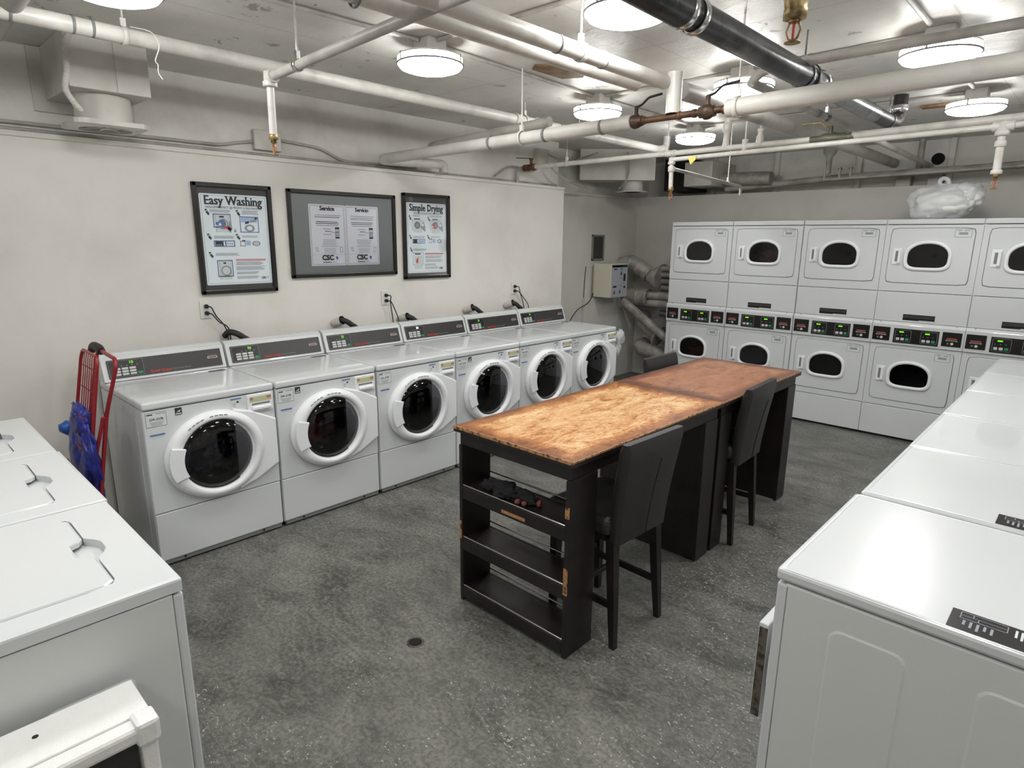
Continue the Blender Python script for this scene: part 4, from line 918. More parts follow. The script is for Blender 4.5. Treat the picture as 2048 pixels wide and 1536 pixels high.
# ================================================================ bagged bedding on the dryer
rt = empty('bedding_bag', (3.14, 5.60, 1.922), 'white bedding in a knotted clear plastic bag on top of the stacked dryers', 'bag'); c = rt.location
g = G(); blob(g, c+V(.0, 0, .125), (.22, .16, .12), 'pillow', 2, 4, .3, 3, -.118); blob(g, c+V(.13, .02, .17), (.12, .12, .085), 'pillow', 4, 4, .3, 3); g.build('bedding', rt, c)
g = G(); blob(g, c+V(-.01, 0, .140), (.255, .19, .150), 'bagplastic', 8, 5, .20, 2.2, -.137); blob(g, c+V(.13, .02, .20), (.13, .14, .10), 'bagplastic', 9, 4, .22, 4)
g.build('plastic_film', rt, c)
g = G(); g.tube(curve([c+V(-.02, 0, .26), c+V(-.065, 0, .30), c+V(-.05, 0, .335), c+V(-.01, 0, .325), c+V(.01, 0, .27)]), .017, 'bagplastic', 10, radii=None); g.build('knot_loop', rt, c)

# ================================================================ red cart with blue bag
rt = empty('shopping_cart', (.45, -.20, 0), 'red folding wire shopping cart between the top loaders and the first front load washer', 'cart'); c = rt.location
def yl(z, off=0): return -.135-.17*(1.19-z)/1.19+off     # leaning plane
def RA(x, z, off=0): return V(x, yl(z, off), z)
TR = [(.600, 1.185), (.870, 1.180)]
def rail(pts, r, name, m='red'): G().tube(pts, r, m, 10).build(name, rt, c)
rail(rounded([RA(.36, .10), RA(.38, .55), RA(.50, 1.12), RA(.53, 1.16), RA(.78, 1.155), RA(.80, 1.12), RA(.73, .60), RA(.70, .10)], .04), .0085, 'basket_frame')
rail(rounded([RA(.74, .12, .03), RA(.75, .52, .045), RA(.74, .86, .06), RA(.80, 1.10, .08), RA(.775, 1.135, .08), RA(.50, 1.145, .08), RA(.45, 1.11, .08), RA(.42, .60, .05), RA(.40, .12, .03)], .04), .010, 'handle_frame')
rail([RA(.62, .12, -.02), RA(.80, .86, .03)], .009, 'support_rail')
rail(curve([RA(.36, 1.125, .08), RA(.40, 1.155, .078), RA(.50, 1.155, .078), RA(.54, 1.140, .08)]), .020, 'handle_grip', 'hose')
for k in range(1, 7):
    t = k/7; rail([RA(.53+.25*t, 1.158), RA(.37+.33*t, .14)], .0026, 'basket_wire')
for k in range(9):
    z = .20+k*.11; s_ = (z-.10)/1.07; rail([RA(.365+.155*s_, z, .006), RA(.705+.09*s_, z, .006)], .0026, 'basket_wire')
for k in range(5):
    rail([RA(.44+.03*k, .30+.15*k, -.05), RA(.70+.02*k, .26+.15*k, -.05)], .0024, 'basket_wire')
for xx in (.40, .76):
    G().lathe([(.02, -.012), (.075, -.010), (.08, 0), (.075, .010), (.02, .012)], (xx, -.265, .08), X, 'hose', 24, True, True).build('wheel', rt, c)
G().lathe([(.030, 0), (.034, .05), (.032, .10)], RA(.70, 1.06, .03), V(0, .1, 1), 'greypanel', 16, True, True).build('cup_holder', rt, c) if 0 else None
g = G(); bc = V(.62, -.215, .62); blob(g, bc, (.17, .05, .26), 'bluebag', 3, 5, .22, 3.5); blob(g, bc+V(-.02, .0, -.20), (.16, .05, .20), 'bluebag', 6, 4, .22, 3.5); blob(g, bc+V(.03, 0, .20), (.09, .04, .09), 'bluebag', 7, 4, .22, 4); blob(g, bc+V(-.165, -.03, .13), .036, 'bluecap', 1, 2, .2, 3)
tag(g.build('blue_bag', None, bc), 'crumpled blue plastic bag carried in the red shopping cart', 'bag')

# ================================================================ white painted stand in the lower left corner
rt = empty('wooden_stand', (2.84, -.85, 0), 'white painted wooden stand against the nearest top loader, lower left corner', 'stand'); c = rt.location
g = G().box(2.752, 2.885, -1.35, -.590, .700, .722, 'paintwood', .004); g.cyl((2.805, -.78, .7205), (2.805, -.78, .7226), .006, 'gap', 10); g.build('top_board', rt, c)
G().box(2.886, 2.930, -1.35, -.605, .682, .722, 'paintwood', .012).build('front_rail', rt, c)
G().box(2.880, 2.936, -.632, -.585, .672, .731, 'paintwood', .010).build('corner_cap', rt, c)
for xx, yy in ((2.908, -.608), (2.775, -.608), (2.908, -1.32), (2.775, -1.32)): G().box(xx-.016, xx+.016, yy-.016, yy+.016, 0, .69, 'paintwood', .004).build('leg', rt, c)
G().box(2.895, 2.905, -1.30, -.626, .06, .684, 'panel').build('shade_panel', rt, c)  # dark sheet stands in for the shade inside the open front

# ================================================================ ceiling lamps
def make_lamp():
    root = empty('ceiling_lamp', (0, 0, 0), '', 'lamp'); r = .163
    G().box(-.06, .06, -.06, .06, -.074, 0, 'lampwhite', .006).build('mounting_box', root)
    G().lathe([(.02, -.072), (r-.01, -.074), (r, -.078), (r+.001, -.086)], (0, 0, 0), Z, 'lampwhite', 40, True).build('back_pan', root)
    g = G().lathe([(r, -.084), (r+.001, -.118), (r-.003, -.124), (r*.93, -.134), (r*.75, -.144), (r*.5, -.151), (r*.25, -.154), (.001, -.155)], (0, 0, 0), Z, 'lamp', 48)
    g.build('diffuser', root)
    G().lathe([(r+.0015, -.112), (r+.007, -.1125), (r+.007, -.1195), (r+.0015, -.120)], (0, 0, 0), Z, 'lampmetal', 48).build('metal_band', root)
    for k in range(3):
        g = G(); t = 2*PI*k/3+.4; g.box((r+.004)*math.cos(t)-.004, (r+.004)*math.cos(t)+.004, (r+.004)*math.sin(t)-.004, (r+.004)*math.sin(t)+.004, -.118, -.078, 'lampmetal'); g.build('clip', root)
    return root
lm0 = make_lamp()
lmn = ['round ceiling lamp cut off at the top left of the picture', 'round ceiling lamp above the posters, below the crossing sprinkler pipe', 'round ceiling lamp seen just over the insulated hot pipe', 'small looking far lamp above the white duct outlet near the back corner',
       'large round ceiling lamp at the top middle beside the dark steel pipe', 'round ceiling lamp behind the brass valve lever', 'round ceiling lamp at the right, partly behind the thick insulated pipe', 'round ceiling lamp over the right end of the dryer wall',
       'round ceiling lamp above the right hand row of dryers', 'round ceiling lamp above the near end of the room', 'round ceiling lamp beyond the right edge'] + ['%s round ceiling lamp of the row behind the camera' % q for q in ('leftmost', 'middle', 'rightmost')] + ['round ceiling lamp to the right of the camera']
for i, (x, y) in enumerate(LAMPS):
    r = lm0 if i == 0 else copy_tree(lm0)
    r.location = (x, y, CZ); r['label'] = lmn[i]; r['group'] = 'round ceiling lamps'

# ================================================================ overhead pipes
def pipe(name, pts, r, m, label, cat='pipe', grp=None, fit=(), rad=.06, fm=None, seg=20, bands=()):
    c = Vector(pts[0]); rt = empty(name, c, label, cat, 0, grp); P = rounded(pts, rad)
    G().tube(P, r, m, seg).build('pipe_run', rt, c)
    for p, d in fit:
        p = Vector(p); d = Vector(d).normalized(); G().lathe([(r, -.032), (r+.007, -.030), (r+.007, -.018), (r+.004, -.016), (r+.004, .016), (r+.007, .018), (r+.007, .030), (r, .032)], p, d, fm or m, seg).build('coupling', rt, c)
    for p, d in bands:
        p = Vector(p); d = Vector(d).normalized(); G().lathe([(r, -.006), (r+.003, -.005), (r+.003, .005), (r, .006)], p, d, 'outline' if m != 'darkpipe' else 'chrome', seg).build('band', rt, c)
    return rt, c
pipe('water_pipe', [(.95, -3.1, 2.585), (.95, 4.60, 2.566), (.95, 4.72, 2.60), (.95, 4.72, 2.699)], .034, 'pipewhite', 'long white pipe running the length of the room along the poster side', fit=(((.95, 2.62, 2.573), Y), ((.95, 2.85, 2.573), Y)), bands=(((.95, -.30, 2.58), Y), ((.95, -.09, 2.58), Y), ((.95, -.02, 2.58), Y), ((.95, 3.1, 2.57), Y)))
def sprinkler(rt, c, x, y, z, m='brass'):
    g = G().lathe([(.017, .03), (.021, .025), (.021, .008), (.013, .004), (.013, -.008), (.009, -.010), (.009, -.016)], (x, y, z), Z, m, 14, True, True); f = g.build('fitting', rt, c)
    g = G()
    for s_ in (-1, 1): g.tube([V(x+s_*.008, y, z-.014), V(x+s_*.016, y, z-.030), V(x+s_*.010, y, z-.046), V(x, y, z-.056)], .0026, 'brass', 6)
    g.lathe([(.001, -.056), (.017, -.057), (.017, -.060), (.001, -.060)], (x, y, z), Z, 'brass', 14).cyl((x, y, z-.018), (x, y, z-.050), .0028, 'inkred', 8); g.build('sprinkler_head', rt, c)
rt, c = pipe('sprinkler_pipe', [(1.375, .55, 2.425), (2.47, .55, 2.456), (6.1, .55, 2.50)], .0205, 'pipegrey', 'sprinkler pipe crossing the room near the camera, with one drop in front of the posters', rad=.02)
G().lathe([(.029, -.035), (.032, -.03), (.032, -.015), (.026, -.01), (.026, .028), (.001, .034)], (1.362, .55, 2.42), Z, 'pipewhite', 18, True).cyl((1.362, .55, 2.42), (1.405, .55, 2.426), .028, 'pipewhite').build('elbow', rt, c)
G().cyl((1.362, .55, 2.40), (1.358, .55, 2.165), .017, 'pipewhite', 16).build('drop_pipe', rt, c); sprinkler(rt, c, 1.357, .55, 2.155)
pipe('insulated_pipe', [(2.54, -3.1, 2.47), (2.54, 1.96, 2.47)], .033, 'pipewhite', 'right hand pipe of the two parallel pipes running over the work tables', grp='two parallel pipes over the tables', bands=(((2.54, 1.15, 2.47), Y), ((2.54, 1.45, 2.47), Y)))
pipe('insulated_pipe', [(2.40, -3.1, 2.455), (2.40, 1.93, 2.475)], .031, 'pipewhite', 'left hand pipe of the two parallel pipes running over the work tables', grp='two parallel pipes over the tables', bands=(((2.40, .33, 2.46), Y),))
pipe('ceiling_pipe', [(2.47, 2.25, 2.49), (2.50, 4.6, 2.50), (2.50, 6.5, 2.50)], .045, 'pipegrey', 'thick grey pipe continuing behind the brass valves toward the back wall')
# hot water main with the bare copper valve section
rt = empty('hot_water_pipe', (.10, 2.62, 2.25), 'thick insulated pipe crossing the room with a bare copper section and two lever valves', 'pipe'); c = rt.location
P = rounded([(.075, 2.66, 2.26), (.075, 2.66, 2.325), (.075, 2.02, 2.305), (2.345, 2.0, 2.316)], .10, 8); G().tube(P, .037, 'insul', 24).build('insulation_sleeve', rt, c)
G().tube([(2.855, 2.0, 2.319), (3.95, 2.0, 2.333), (6.15, 2.0, 2.36)], .040, 'insul', 24).build('insulation_sleeve', rt, c)
G().tube([(2.33, 2.0, 2.316), (2.6, 2.0, 2.317), (2.87, 2.0, 2.319)], .0155, 'copper', 18).build('copper_section', rt, c)
for xx in (2.40, 2.60, 2.68, 2.83): G().lathe([(.016, 0), (.0195, .002), (.0195, .018), (.016, .020)], (xx, 2.0, 2.317), X, 'copper', 18).build('coupling', rt, c)
for xx in (2.365, 2.755):
    g = G().lathe([(.018, -.040), (.026, -.038), (.026, -.022), (.034, -.015), (.036, 0), (.034, .015), (.026, .022), (.026, .038), (.018, .040)], (xx, 2.0, 2.317), X, 'bronze', 8).lathe([(.012, 0), (.012, .05), (.007, .055)], (xx, 2.0, 2.335), Z, 'bronze', 10, False, True); vb = g.build('ball_valve', rt, c)
    G().tube(rounded([(xx, 2.0, 2.386), (xx+.03, 2.0, 2.392), (xx+.075, 1.99, 2.420), (xx+.155, 1.98, 2.424)], .015), .006, 'cord', 8).build('valve_lever', vb, c)
for xx in (1.30, 1.75, 2.15, 3.88): G().lathe([(.0375, 0), (.0395, .002), (.0395, .012), (.0375, .014)], (xx, 2.0, 2.313 if xx < 2.5 else 2.332), X, 'outline', 24).build('band', rt, c)
# vertical sleeve on the copper section
g = G().lathe([(.036, -.115), (.036, .07)], (2.575, 2.0, 2.445), Z, 'pipewhite', 24).lathe([(.036, .07), (.028, .07), (.028, -.02)], (2.575, 2.0, 2.445), Z, 'rust', 24).cyl((2.575, 2.0, 2.332), (2.575, 2.0, 2.42), .0155, 'copper', 14)
g.build('vertical_sleeve', rt, c)
pipe('water_pipe', [(.30, 2.55, 2.40), (.36, 2.28, 2.40), (1.55, 2.28, 2.445)], .030, 'pipegrey', 'shorter grey pipe tucked behind the insulated hot pipe near the poster wall')
# cold water line P7
rt, c = pipe('cold_water_pipe', [(.16, 3.70, 2.389), (2.64, 3.70, 2.394)], .020, 'pipewhite', 'slim white water pipe crossing the room above the dryers with valves and risers', rad=.02, fit=(((1.60, 3.70, 2.392), X),))
G().tube([(2.90, 3.70, 2.396), (3.75, 3.70, 2.409), (6.15, 3.70, 2.44)], .023, 'pipewhite', 20).build('pipe_run', rt, c)
g = G().lathe([(.015, -.13), (.024, -.12), (.024, -.06), (.034, -.05), (.036, .02), (.028, .05), (.028, .09), (.020, .10), (.024, .12), (.024, .145), (.018, .15)], (2.765, 3.70, 2.392), X, 'oldvalve', 8).lathe([(.012, 0), (.012, .045), (.008, .05)], (2.765, 3.70, 2.42), Z, 'oldvalve', 10, False, True); vb = g.build('ball_valve', rt, c)
G().tube(rounded([(2.765, 3.70, 2.462), (2.73, 3.70, 2.468), (2.70, 3.70, 2.495), (2.58, 3.70, 2.495)], .01), .0055, 'brass', 8).build('valve_lever', vb, c)
g = G().lathe([(.022, -.03), (.026, -.02), (.026, .04), (.018, .05), (.018, .07), (.024, .075), (.024, .09), (.010, .095), (.010, .13)], (2.298, 3.70, 2.41), Z, 'pipewhite', 16); hv = g.build('gate_valve', rt, c)
G().lathe([(.030, 0), (.044, -.003), (.047, .004), (.044, .011), (.030, .008)], (2.298, 3.70, 2.535), Z, 'pipewhite', 20).box(2.256, 2.340, 3.697, 3.703, 2.536, 2.542, 'pipewhite').build('hand_wheel', hv, c)
G().lathe([(.024, -.03), (.027, 0), (.021, .03), (.021, .09), (.031, .095), (.031, .15), (.026, .155)], (2.045, 3.70, 2.41), Z, 'pipewhite', 18).cyl((2.045, 3.70, 2.56), (2.045, 3.70, 2.698), .022, 'pipewhite').build('riser', rt, c)
G().lathe([(.018, -.03), (.022, -.02), (.022, .05), (.005, .055)], (2.190, 3.70, 2.39), Z, 'pipewhite', 14).cyl((2.190, 3.70, 2.44), (2.188, 3.70, 2.62), .006, 'pipewhite', 8).build('air_riser', rt, c)
g = G().lathe([(.018, -.12), (.030, -.11), (.030, -.04), (.024, -.02), (.034, .0), (.030, .03), (.018, .04)], (.14, 3.70, 2.386), X, 'rust', 8).lathe([(.014, 0), (.014, .05), (.020, .055), (.020, .07)], (.12, 3.70, 2.40), Z, 'rust', 10, False, True); vb = g.build('rusty_valve', rt, c); G().tube([(.12, 3.70, 2.468), (.0, 3.62, 2.472)], .004, 'rust', 8).build('valve_lever', vb, c)
G().tube(rounded([(.02, 3.70, 2.386), (-.06, 3.70, 2.386), (-.06, 3.70, 2.26)], .04), .019, 'pipegrey', 14).build('pipe_run', rt, c)
# P8 sprinkler line
rt, c = pipe('sprinkler_pipe', [(1.655, 3.62, 2.335), (3.70, 3.62, 2.358), (6.15, 3.62, 2.385)], .0165, 'pipewhite', 'slim white sprinkler pipe just below the water pipe, with two drops over the dryers', rad=.02)
G().lathe([(.024, -.03), (.028, -.026), (.028, -.012), (.022, -.008), (.022, .02), (.001, .028)], (1.652, 3.62, 2.328), Z, 'pipewhite', 18, True).build('elbow', rt, c)
G().cyl((1.652, 3.62, 2.31), (1.658, 3.62, 2.115), .017, 'pipewhite', 16).lathe([(.024, -.02), (.026, -.018), (.026, .018), (.024, .02)], (1.654, 3.62, 2.265), Z, 'pipewhite', 16).build('drop_pipe', rt, c); sprinkler(rt, c, 1.66, 3.62, 2.10)
x = 3.69; G().lathe([(.030, -.05), (.036, -.045), (.036, -.028), (.030, -.024), (.030, .022), (.001, .030)], (x, 3.62, 2.358), Z, 'pipewhite', 18, True).cyl((x-.05, 3.62, 2.357), (x+.05, 3.62, 2.359), .026, 'pipewhite').build('tee', rt, c)
G().cyl((x, 3.62, 2.32), (x+.004, 3.62, 2.10), .020, 'pipewhite', 16).lathe([(.026, 0), (.028, .004), (.028, .028), (.026, .032)], (x, 3.62, 2.25), Z, 'pipewhite', 16).lathe([(.026, 0), (.028, .004), (.028, .02), (.026, .022)], (x+.004, 3.62, 2.105), Z, 'pipewhite', 16).build('drop_pipe', rt, c); sprinkler(rt, c, x+.004, 3.62, 2.085)
G().tube([(1.655, 3.63, 2.268), (1.66, 4.85, 2.215)], .013, 'pipegrey', 14).build('branch_pipe', rt, c); G().tube(rounded([(1.66, 4.80, 2.217), (1.66, 4.87, 2.214), (1.66, 4.87, 2.14)], .02), .012, 'pipegrey', 12).build('branch_pipe', rt, c)
tag(G().add([V(1.80, 3.598, 2.336), V(1.87, 3.598, 2.345), V(1.86, 3.598, 2.315), V(1.825, 3.598, 2.285)], [(0, 1, 2, 3)], 'yellowtag').add([V(1.80, 3.6005, 2.336), V(1.87, 3.6005, 2.345), V(1.86, 3.6005, 2.315), V(1.825, 3.6005, 2.285)], [(3, 2, 1, 0)], 'yellowtag').build('paper_tag', None, (1.83, 3.60, 2.285)), 'small yellow paper tag on the slim sprinkler pipe beside its left drop', 'tag')
# steel drain pipe
rt = empty('steel_drain_pipe', (3.03, -3.1, 2.50), 'fat dark steel drain pipe running overhead toward the back at the top right', 'pipe'); c = rt.location
G().tube([(3.03, -3.1, 2.53), (3.03, 1.26, 2.505)], .060, 'darkpipe', 28).build('dark_section', rt, c); G().tube([(3.03, 1.26, 2.505), (3.03, 2.62, 2.500)], .054, 'darkpipe', 28).build('dark_section', rt, c)
G().tube([(3.03, 2.62, 2.50), (3.03, 3.62, 2.500)], .047, 'steelpipe', 28).build('galvanised_section', rt, c)
for yy, m_ in ((1.22, 'chrome'), (1.30, 'chrome'), (2.60, 'chrome'), (2.45, 'blackpipe')): G().lathe([(.058, 0), (.063, .003), (.063, .028), (.058, .031)], (3.03, yy, 2.504), Y, m_, 28).build('clamp_band', rt, c)
G().tube(rounded([(3.03, 3.60, 2.50), (3.03, 4.10, 2.505), (3.03, 4.20, 2.56), (3.03, 4.20, 2.699)], .09), .044, 'blackpipe', 24).build('riser_elbow', rt, c)
G().lathe([(.045, 0), (.052, .004), (.052, .045), (.045, .05)], (3.03, 4.20, 2.585), Z, 'chrome', 24).build('clamp_band', rt, c)
rt, c = pipe('ceiling_pipe', [(2.80, 2.35, 2.50), (2.86, 2.35, 2.545), (3.12, 2.35, 2.55), (6.15, 2.35, 2.55)], .0215, 'pipegrey', 'grey pipe crossing close under the ceiling at the upper right', rad=.05)
pipe('ceiling_pipe', [(2.79, 2.37, 2.50), (2.82, 4.6, 2.47), (2.82, 6.5, 2.45)], .022, 'pipegrey', 'thin grey pipe running back beneath the steel drain pipe', bands=(((2.81, 3.3, 2.487), Y),))
pipe('conduit', [(3.48, -3.1, 2.685), (3.48, 2.63, 2.685)], .011, 'pipegrey', 'thin ceiling conduit leading to the lamp at the right', 'conduit', 'ceiling conduits')
pipe('conduit', [(3.44, 2.96, 2.685), (3.43, 4.22, 2.685)], .011, 'pipegrey', 'thin ceiling conduit between the two right hand lamps', 'conduit', 'ceiling conduits')
pipe('conduit', [(1.50, .0, 2.688), (1.56, 1.24, 2.688)], .010, 'pipegrey', 'thin ceiling conduit before the lamp above the posters', 'conduit', 'ceiling conduits')
pipe('conduit', [(1.56, 1.38, 2.688), (1.48, 2.80, 2.688)], .010, 'pipegrey', 'thin ceiling conduit between the two poster side lamps', 'conduit', 'ceiling conduits')
pipe('conduit', [(1.48, 2.94, 2.688), (1.44, 4.29, 2.688)], .010, 'pipegrey', 'thin ceiling conduit reaching the far corner lamp', 'conduit', 'ceiling conduits')
pipe('conduit', [(1.64, 1.31, 2.688), (2.66, 1.34, 2.688)], .010, 'pipegrey', 'thin ceiling conduit crossing to the large lamp at the top middle', 'conduit', 'ceiling conduits')
pipe('conduit', [(1.55, 2.87, 2.688), (2.46, 2.85, 2.688), (3.43, 2.79, 2.688)], .010, 'pipegrey', 'thin ceiling conduit crossing between three lamps', 'conduit', 'ceiling conduits')
pipe('conduit', [(1.51, 4.36, 2.688), (3.36, 4.34, 2.688)], .010, 'pipegrey', 'thin ceiling conduit crossing over the far end of the tables', 'conduit', 'ceiling conduits')
pipe('conduit', [(-.085, -3.1, 2.270), (-.085, 4.33, 2.270)], .012, 'pipegrey', 'lower conduit lying on the ledge along the top of the poster wall', 'conduit', 'ledge conduits')
pipe('conduit', [(-.085, -3.1, 2.305), (-.085, .9, 2.305), (-.085, 1.0, 2.33), (-.085, 1.12, 2.35)], .010, 'pipegrey', 'upper conduit rising from the ledge to the small junction box', 'conduit', 'ledge conduits')
pipe('conduit', [(-.085, 1.31, 2.38), (-.085, 1.62, 2.36), (-.085, 1.80, 2.285), (-.085, 2.5, 2.30)], .010, 'pipegrey', 'conduit bending down from the small junction box to the ledge', 'conduit', 'ledge conduits')
tag(G().box(-.099, -.06, 1.12, 1.31, 2.30, 2.43, 'ductpaint', .006).build('junction_box', None, (-.099, 1.2, 2.30)), 'square painted junction box on the concrete above the gap between the first two frames', 'box')
tag(G().box(-.099, -.03, 3.98, 4.14, 2.45, 2.60, 'ductpaint', .006).build('junction_box', None, (-.099, 4.06, 2.45)), 'painted junction box beside the far duct, cables looping from it', 'box')
for k, pts in enumerate((((-.03, 4.12, 2.55), (.05, 4.3, 2.50), (.10, 4.55, 2.56), (.12, 4.75, 2.62)), ((-.03, 4.10, 2.48), (.05, 4.2, 2.36), (.06, 4.5, 2.28), (.02, 4.85, 2.27)), ((-.05, 4.02, 2.45), (-.04, 3.9, 2.38), (-.05, 3.6, 2.40), (-.06, 3.4, 2.30)))):
    tag(G().tube(curve(pts), .009, 'pipegrey', 8).build('flex_conduit', None, pts[0]), ['upper', 'lower', 'leftward'][k]+' looping cable from the junction box beside the far duct', 'conduit', 'looping cables')
# back wall pipes
pipe('back_wall_pipe', [(.85, 6.28, 2.31), (2.0, 6.28, 2.372), (6.15, 6.28, 2.44)], .032, 'pipegrey', 'thicker of the two pipes along the back wall above the dryers')
rt, c = pipe('back_wall_pipe', [(1.98, 6.10, 2.47), (1.98, 6.10, 2.345), (3.6, 6.10, 2.375), (6.15, 6.10, 2.40)], .014, 'pipegrey', 'thin pipe with small valves along the back wall above the dryers', rad=.01)
for xx in (2.12, 2.22): G().cyl((xx, 6.10, 2.35), (xx, 6.10, 2.46), .012, 'pipegrey', 10).cyl((xx-.02, 6.10, 2.44), (xx+.02, 6.10, 2.44), .005, 'rust', 8).build('small_valve', rt, c)
tag(G().lathe([(.075, 0), (.06, .10), (.028, .14), (.028, .30)], (2.0, 6.12, 2.698), -Z, 'pipegrey', 20).build('floor_drain_trap', None, (2.0, 6.12, 2.4)), 'painted drain body poking through the ceiling above the middle dryer', 'drain')
tag(G().lathe([(.055, 0), (.055, .012), (.045, .014)], (2.86, 6.549, 2.52), -Y, 'gap', 24, False, False).lathe([(.046, .010), (.001, .010)], (2.86, 6.549, 2.52), -Y, 'hole', 24).build('wall_hole_disc', None, (2.86, 6.549, 2.46)), 'round dark hole in the upper back wall above the dryers', 'hole')  # dark disc on the wall, painted as the shade inside a hole
for x0, x1 in ((2.55, 2.68), (2.82, 2.93)):
    tag(G().box(x0, x1, 6.42, 6.549, 2.252, 2.40, 'ductgrey', .004).build('junction_box', None, (x0, 6.5, 2.252)), ('left' if x0 < 2.7 else 'right')+' small grey box on the ledge of the back wall', 'box')
pipe('riser_pipe', [(2.74, 6.40, 2.40), (2.74, 6.40, 2.699)], .028, 'pipegrey', 'short vertical pipe from the back wall pipe to the ceiling')
pipe('riser_pipe', [(3.95, 5.4, 2.50), (6.1, 5.4, 2.52)], .05, 'pipewhite', 'white capped pipe end at the upper right edge', fit=())
# hangers
def hanger(x, y, zp, r, axis, label, m='chrome', strap=True, zt=CZ):
    c = V(x, y, zp); rt = empty('pipe_hanger', c, label, 'hanger', 0, 'pipe hangers'); G().cyl((x, y, zp+r+.02), (x, y, zt), .0045, m, 8).build('rod', rt, c)
    n = 16; L = []; W2 = .011; ax = X if axis == 'X' else Y; sd = Y if axis == 'X' else X
    for rr, w_ in ((r+.0015, -W2), (r+.0045, -W2), (r+.0045, W2), (r+.0015, W2)):
        L.append([c+ax*w_+sd*(rr*math.cos(PI*1.5+2*PI*k/n))+Z*(rr*math.sin(PI*1.5+2*PI*k/n)) for k in range(n)])
    g = G().loft(L+[L[0]], m); g.box(*( (x-W2, x+W2, y-.008, y+.008) if axis == 'X' else (x-.008, x+.008, y-W2, y+W2)), zp+r+.002, zp+r+.035, m); g.build('strap', rt, c)
hanger(1.57, 2.0, 2.313, .038, 'X', 'hanger of the insulated hot pipe in front of the concrete wall', 'pipewhite')
hanger(2.90, 2.0, 2.320, .041, 'X', 'hanger of the insulated hot pipe just right of the copper section', 'pipewhite')
hanger(.95, .10, 2.577, .035, 'Y', 'hanger at the upper left on the long white pipe, before the wall duct', 'pipewhite')
hanger(.95, 2.70, 2.573, .035, 'Y', 'hanger in the middle of the long white pipe', 'pipewhite')
hanger(.95, 3.35, 2.571, .035, 'Y', 'hanger near the far end of the long white pipe', 'pipewhite')
hanger(1.56, 3.70, 2.392, .0205, 'X', 'hanger of the water pipe above the left sprinkler drop', 'pipewhite')
hanger(.55, 3.70, 2.390, .0205, 'X', 'hanger of the water pipe near the rusty valve', 'pipewhite')
hanger(1.62, .55, 2.432, .021, 'X', 'thin hanger of the near sprinkler pipe', 'chrome')
hanger(2.54, 1.30, 2.470, .034, 'Y', 'hanger of the right hand parallel pipe under the large lamp', 'pipewhite')
hanger(3.03, 2.40, 2.500, .055, 'Y', 'hanger of the dark steel drain pipe', 'steelpipe')
hanger(3.03, 3.95, 2.503, .045, 'Y', 'hanger near the end of the steel drain pipe', 'steelpipe')
hanger(2.81, 3.45, 2.485, .023, 'Y', 'hanger of the thin grey pipe beside the steel drain pipe', 'steelpipe')
hanger(1.66, 4.60, 2.226, .0135, 'Y', 'long thin hanger of the branch sprinkler pipe before the back wall', 'pipegrey')
# near sprinkler hanging from above the frame
rt = empty('sprinkler_drop', (3.71, .5, 2.18), 'large looking brass sprinkler hanging at the top right near the camera', 'sprinkler'); c = rt.location
G().cyl((3.702, .5, 2.225), (3.700, .5, 2.48), .019, 'pipegrey', 14).build('drop_pipe', rt, c)
G().lathe([(.024, .07), (.030, .065), (.030, .045), (.026, .040), (.022, .020), (.024, .016), (.024, .002), (.014, -.002)], (3.705, .5, 2.162), Z, 'brass', 8, True, True).build('reducer', rt, c)
g = G(); x, y, z = 3.705, .5, 2.172
for s_ in (-1, 1): g.tube([V(x+s_*.009, y, z-.014), V(x+s_*.014, y, z-.030), V(x+s_*.009, y, z-.044), V(x, y, z-.050)], .0024, 'brass', 6)
g.lathe([(.001, -.050), (.016, -.051), (.016, -.053), (.001, -.053)], (x, y, z), Z, 'brass', 14).cyl((x, y, z-.012), (x, y, z-.046), .0028, 'inkred', 8).lathe([(.012, -.015), (.012, 0)], (x, y, z), Z, 'brass', 8, True, True); g.build('sprinkler_head', rt, c)
# ceiling patches, wire
g = G().prism([(1.676, 1.99), (1.80, 2.10), (1.80, 2.30), (1.716, 2.39), (1.60, 2.33), (1.60, 2.05)], (0, 0, CZ-.008), X, Y, Z, .0079, 'woodpatch'); tag(g.build('plywood_patch', None, (1.7, 2.2, CZ-.008)), 'bare plywood patch let into the ceiling left of the parallel pipes', 'patch')
tag(G().box(3.05, 3.38, 4.66, 4.74, CZ-.02, CZ-.0005, 'woodpatch', .004).build('wood_batten', None, (3.2, 4.7, CZ-.02)), 'bare wooden batten on the ceiling behind the far right lamp', 'batten')
tag(G().tube(curve([(.95, .13, 2.62), (1.01, .19, 2.60), (1.02, .215, 2.55), (1.0, .20, 2.49), (1.012, .205, 2.47), (1.005, .205, 2.44), (1.02, .215, 2.41)]), .0022, 'wire', 6).build('loose_wire', None, (.95, .13, 2.6)), 'loose white wire dangling from the long white pipe at the upper left', 'wire')
# left top diagonal pipe stub
pipe('ceiling_pipe', [(-.099, -.36, 2.50), (.30, -.34, 2.53), (.90, -.30, 2.60), (1.2, -.28, 2.64)], .045, 'pipegrey', 'fat grey pipe slanting into the upper left corner of the picture')

